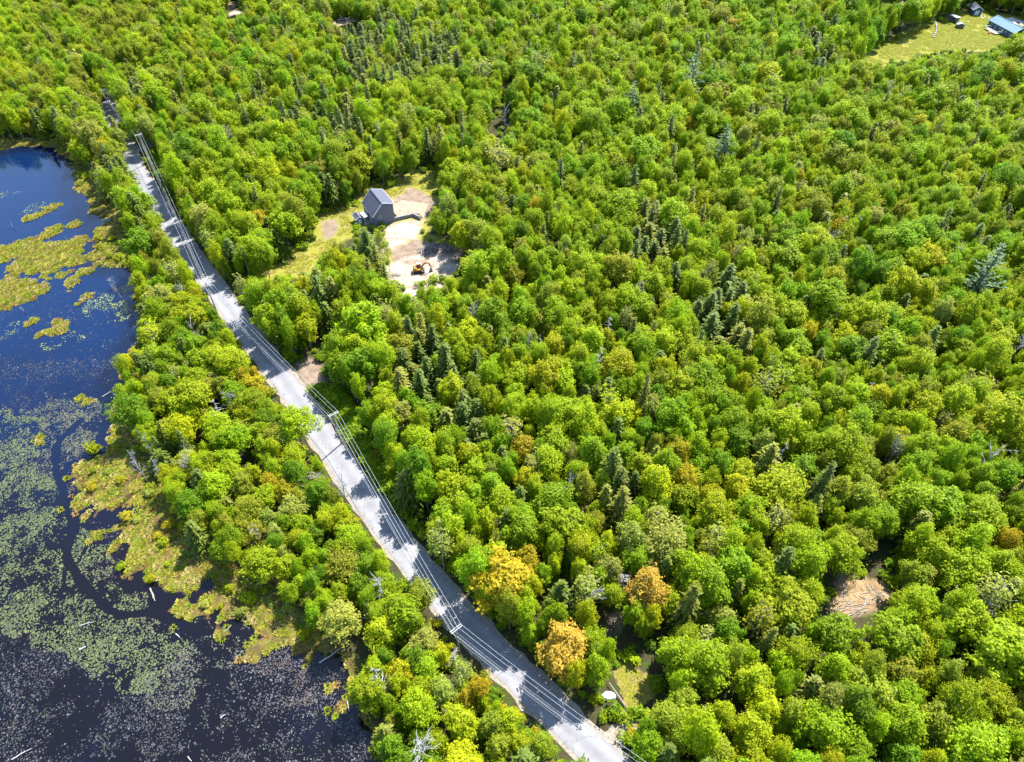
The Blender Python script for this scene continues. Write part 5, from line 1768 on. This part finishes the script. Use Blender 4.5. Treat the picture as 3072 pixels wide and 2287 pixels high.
for (a, b, r, lab) in LOGS:
    A, B = O(*a, WATER_Z + 0.15), O(*b, WATER_Z + 0.35)
    if 'stake' in lab:
        B = A + np.array([0.25, 0.3, 2.2])
        A = A - np.array([0, 0, 1.2])
    e = empty('fallen_log' if 'stake' not in lab else 'wooden_stake', A)
    tag(e, lab, 'log' if 'stake' not in lab else 'stake')
    d = B - A
    L = np.linalg.norm(d)
    mid = d * 0.5 + RNG.normal(0, 0.04 * L, 3) * np.array([1, 1, 0.2])
    m = MB()
    m.tube([np.zeros(3), d * 0.25 + mid * 0.02, mid, d * 0.8, d], [r * 1.15, r, r * 0.85, r * 0.65, r * 0.4], 7)
    m.build('stem', M_DEADWOOD if RNG.random() < 0.7 else M_DRYWOOD, e, True)
    if L > 2.5:
        for t_ in RNG.uniform(0.3, 0.9, 3):
            m = MB()
            o_ = d * t_
            dv = unit(d + RNG.normal(0, 0.6 * L, 3)) * RNG.uniform(0.5, 1.2)
            dv[2] = abs(dv[2]) * 0.6 + 0.1
            m.tube([o_, o_ + dv], [r * 0.4, r * 0.15], 5)
            m.build('branch', M_DEADWOOD, e)

# ------------------------------------------------------------------ brush pile, stones and sticks in the clearings
def brush(name, lab, cen, rx, ry, n, L, h, mats, cat='brush pile', ang=0.0, spread=3.0):
    e = empty(name, (*cen[:2], 0))
    tag(e, lab, cat)
    for k in range(n):
        r = math.sqrt(RNG.random())
        a = RNG.uniform(0, 6.28)
        c = np.array([math.cos(a) * r * rx, math.sin(a) * r * ry, h * (1 - r * r) * RNG.uniform(0.2, 1.0) + 0.1])
        t_ = ang + RNG.uniform(-spread, spread)
        d = np.array([math.cos(t_), math.sin(t_), RNG.normal(0, 0.12)]) * L * RNG.uniform(0.5, 1.2) / 2
        rd = RNG.uniform(0.05, 0.11) * (0.6 if cat in ('cut stems', 'twigs') else 1.0)
        m = MB()
        m.tube([c - d, c + RNG.normal(0, 0.12, 3) * np.array([1, 1, 0.3]), c + d], [rd, rd * 0.8, rd * 0.4], 5)
        m.build('branch', mats[k % len(mats)], e)
    return e


M_DARKWOOD = plain('dark_brush', (0.10, 0.085, 0.08), 0.9, 0, 0.4, 3.0)
c1 = O(*tile(*T6, [(1560, 520)])[0])
brush('brush_pile', 'wide pile of grey and brown brush at the forest edge above the excavator', c1, 6.0, 2.6, 130, 3.4, 1.6, [M_DARKWOOD, M_DEADWOOD, M_DARKWOOD, M_DRYWOOD])
c2 = O(*tile(*T6, [(1750, 590)])[0])
brush('brush_pile', 'dark stump and brush heap right of the excavator', c2, 3.2, 2.2, 60, 2.6, 1.8, [M_DARKWOOD, M_DRYWOOD, M_DARKWOOD])
c3 = O(*tile(*T6, [(1210, 735)])[0])
brush('stick_heap', 'small heap of white sticks on the sand left of the excavator', c3, 1.4, 0.9, 22, 1.4, 0.3, [M_DEADWOOD, M_DRYWOOD], 'stick heap')
c4 = O(*tile(*T16, [(740, 310)])[0])
brush('cut_poles', 'bundle of long pale cut stems lying on the straw clearing', c4, 2.6, 1.6, 26, 4.6, 0.25, [M_DRYWOOD, M_DEADWOOD], 'cut stems', 0.3, 0.35)
c5 = O(*tile(*T16, [(640, 130)])[0])
brush('cut_poles', 'row of pale cut stems along the upper left side of the straw clearing', c5, 0.7, 2.2, 16, 3.4, 0.2, [M_DRYWOOD, M_DEADWOOD], 'cut stems', 1.15, 0.25)
c6 = O(*tile(*T16, [(880, 200)])[0])
brush('slash', 'thin scattered twigs on the right half of the straw clearing', c6, 3.2, 2.0, 44, 1.8, 0.12, [M_DRYWOOD, M_DEADWOOD, M_DARKWOOD], 'twigs')
c7 = O(*tile(*T15, [(905, 1050)])[0], 0.3)
bo = empty('boulder', (*O(*tile(*T15, [(835, 1085)])[0])[:2], 0))
tag(bo, 'big white boulder in the shrubs left of the dry grass track', 'boulder')
th = np.linspace(0, 6.283, 11)[:-1]
rings = []
for z, q in ((-0.1, 1.0), (0.35, 1.05), (0.75, 0.8), (0.95, 0.35)):
    rr2 = q * RNG.uniform(0.85, 1.12, 10)
    rings.append(np.stack([np.cos(th) * rr2 * 1.3, np.sin(th) * rr2 * 0.8, np.full(10, z) + RNG.normal(0, 0.04, 10)], 1))
V = np.vstack(rings + [[[0, 0, 1.0]]])
F = [[i * 10 + k, i * 10 + (k + 1) % 10, (i + 1) * 10 + (k + 1) % 10, (i + 1) * 10 + k] for i in range(3) for k in range(10)] + [[30 + k, 30 + (k + 1) % 10, 40, 30 + k] for k in range(10)]
MB().add_mixed(V, F).build('rock', plain('white_rock', (0.5, 0.48, 0.47), 0.9, 0, 0.25, 2), bo)
lg = empty('fallen_log', c7)
tag(lg, 'slim pale log slanting beside the dry grass track', 'log')
a, b = O(*tile(*T15, [(840, 960)])[0], 0.8), O(*tile(*T15, [(980, 1160)])[0], 0.4)
m = MB()
m.tube([a - c7, (a + b) / 2 - c7 + [0, 0, 0.1], b - c7], [0.07, 0.10, 0.12], 6)
m.build('stem', M_DRYWOOD, lg)
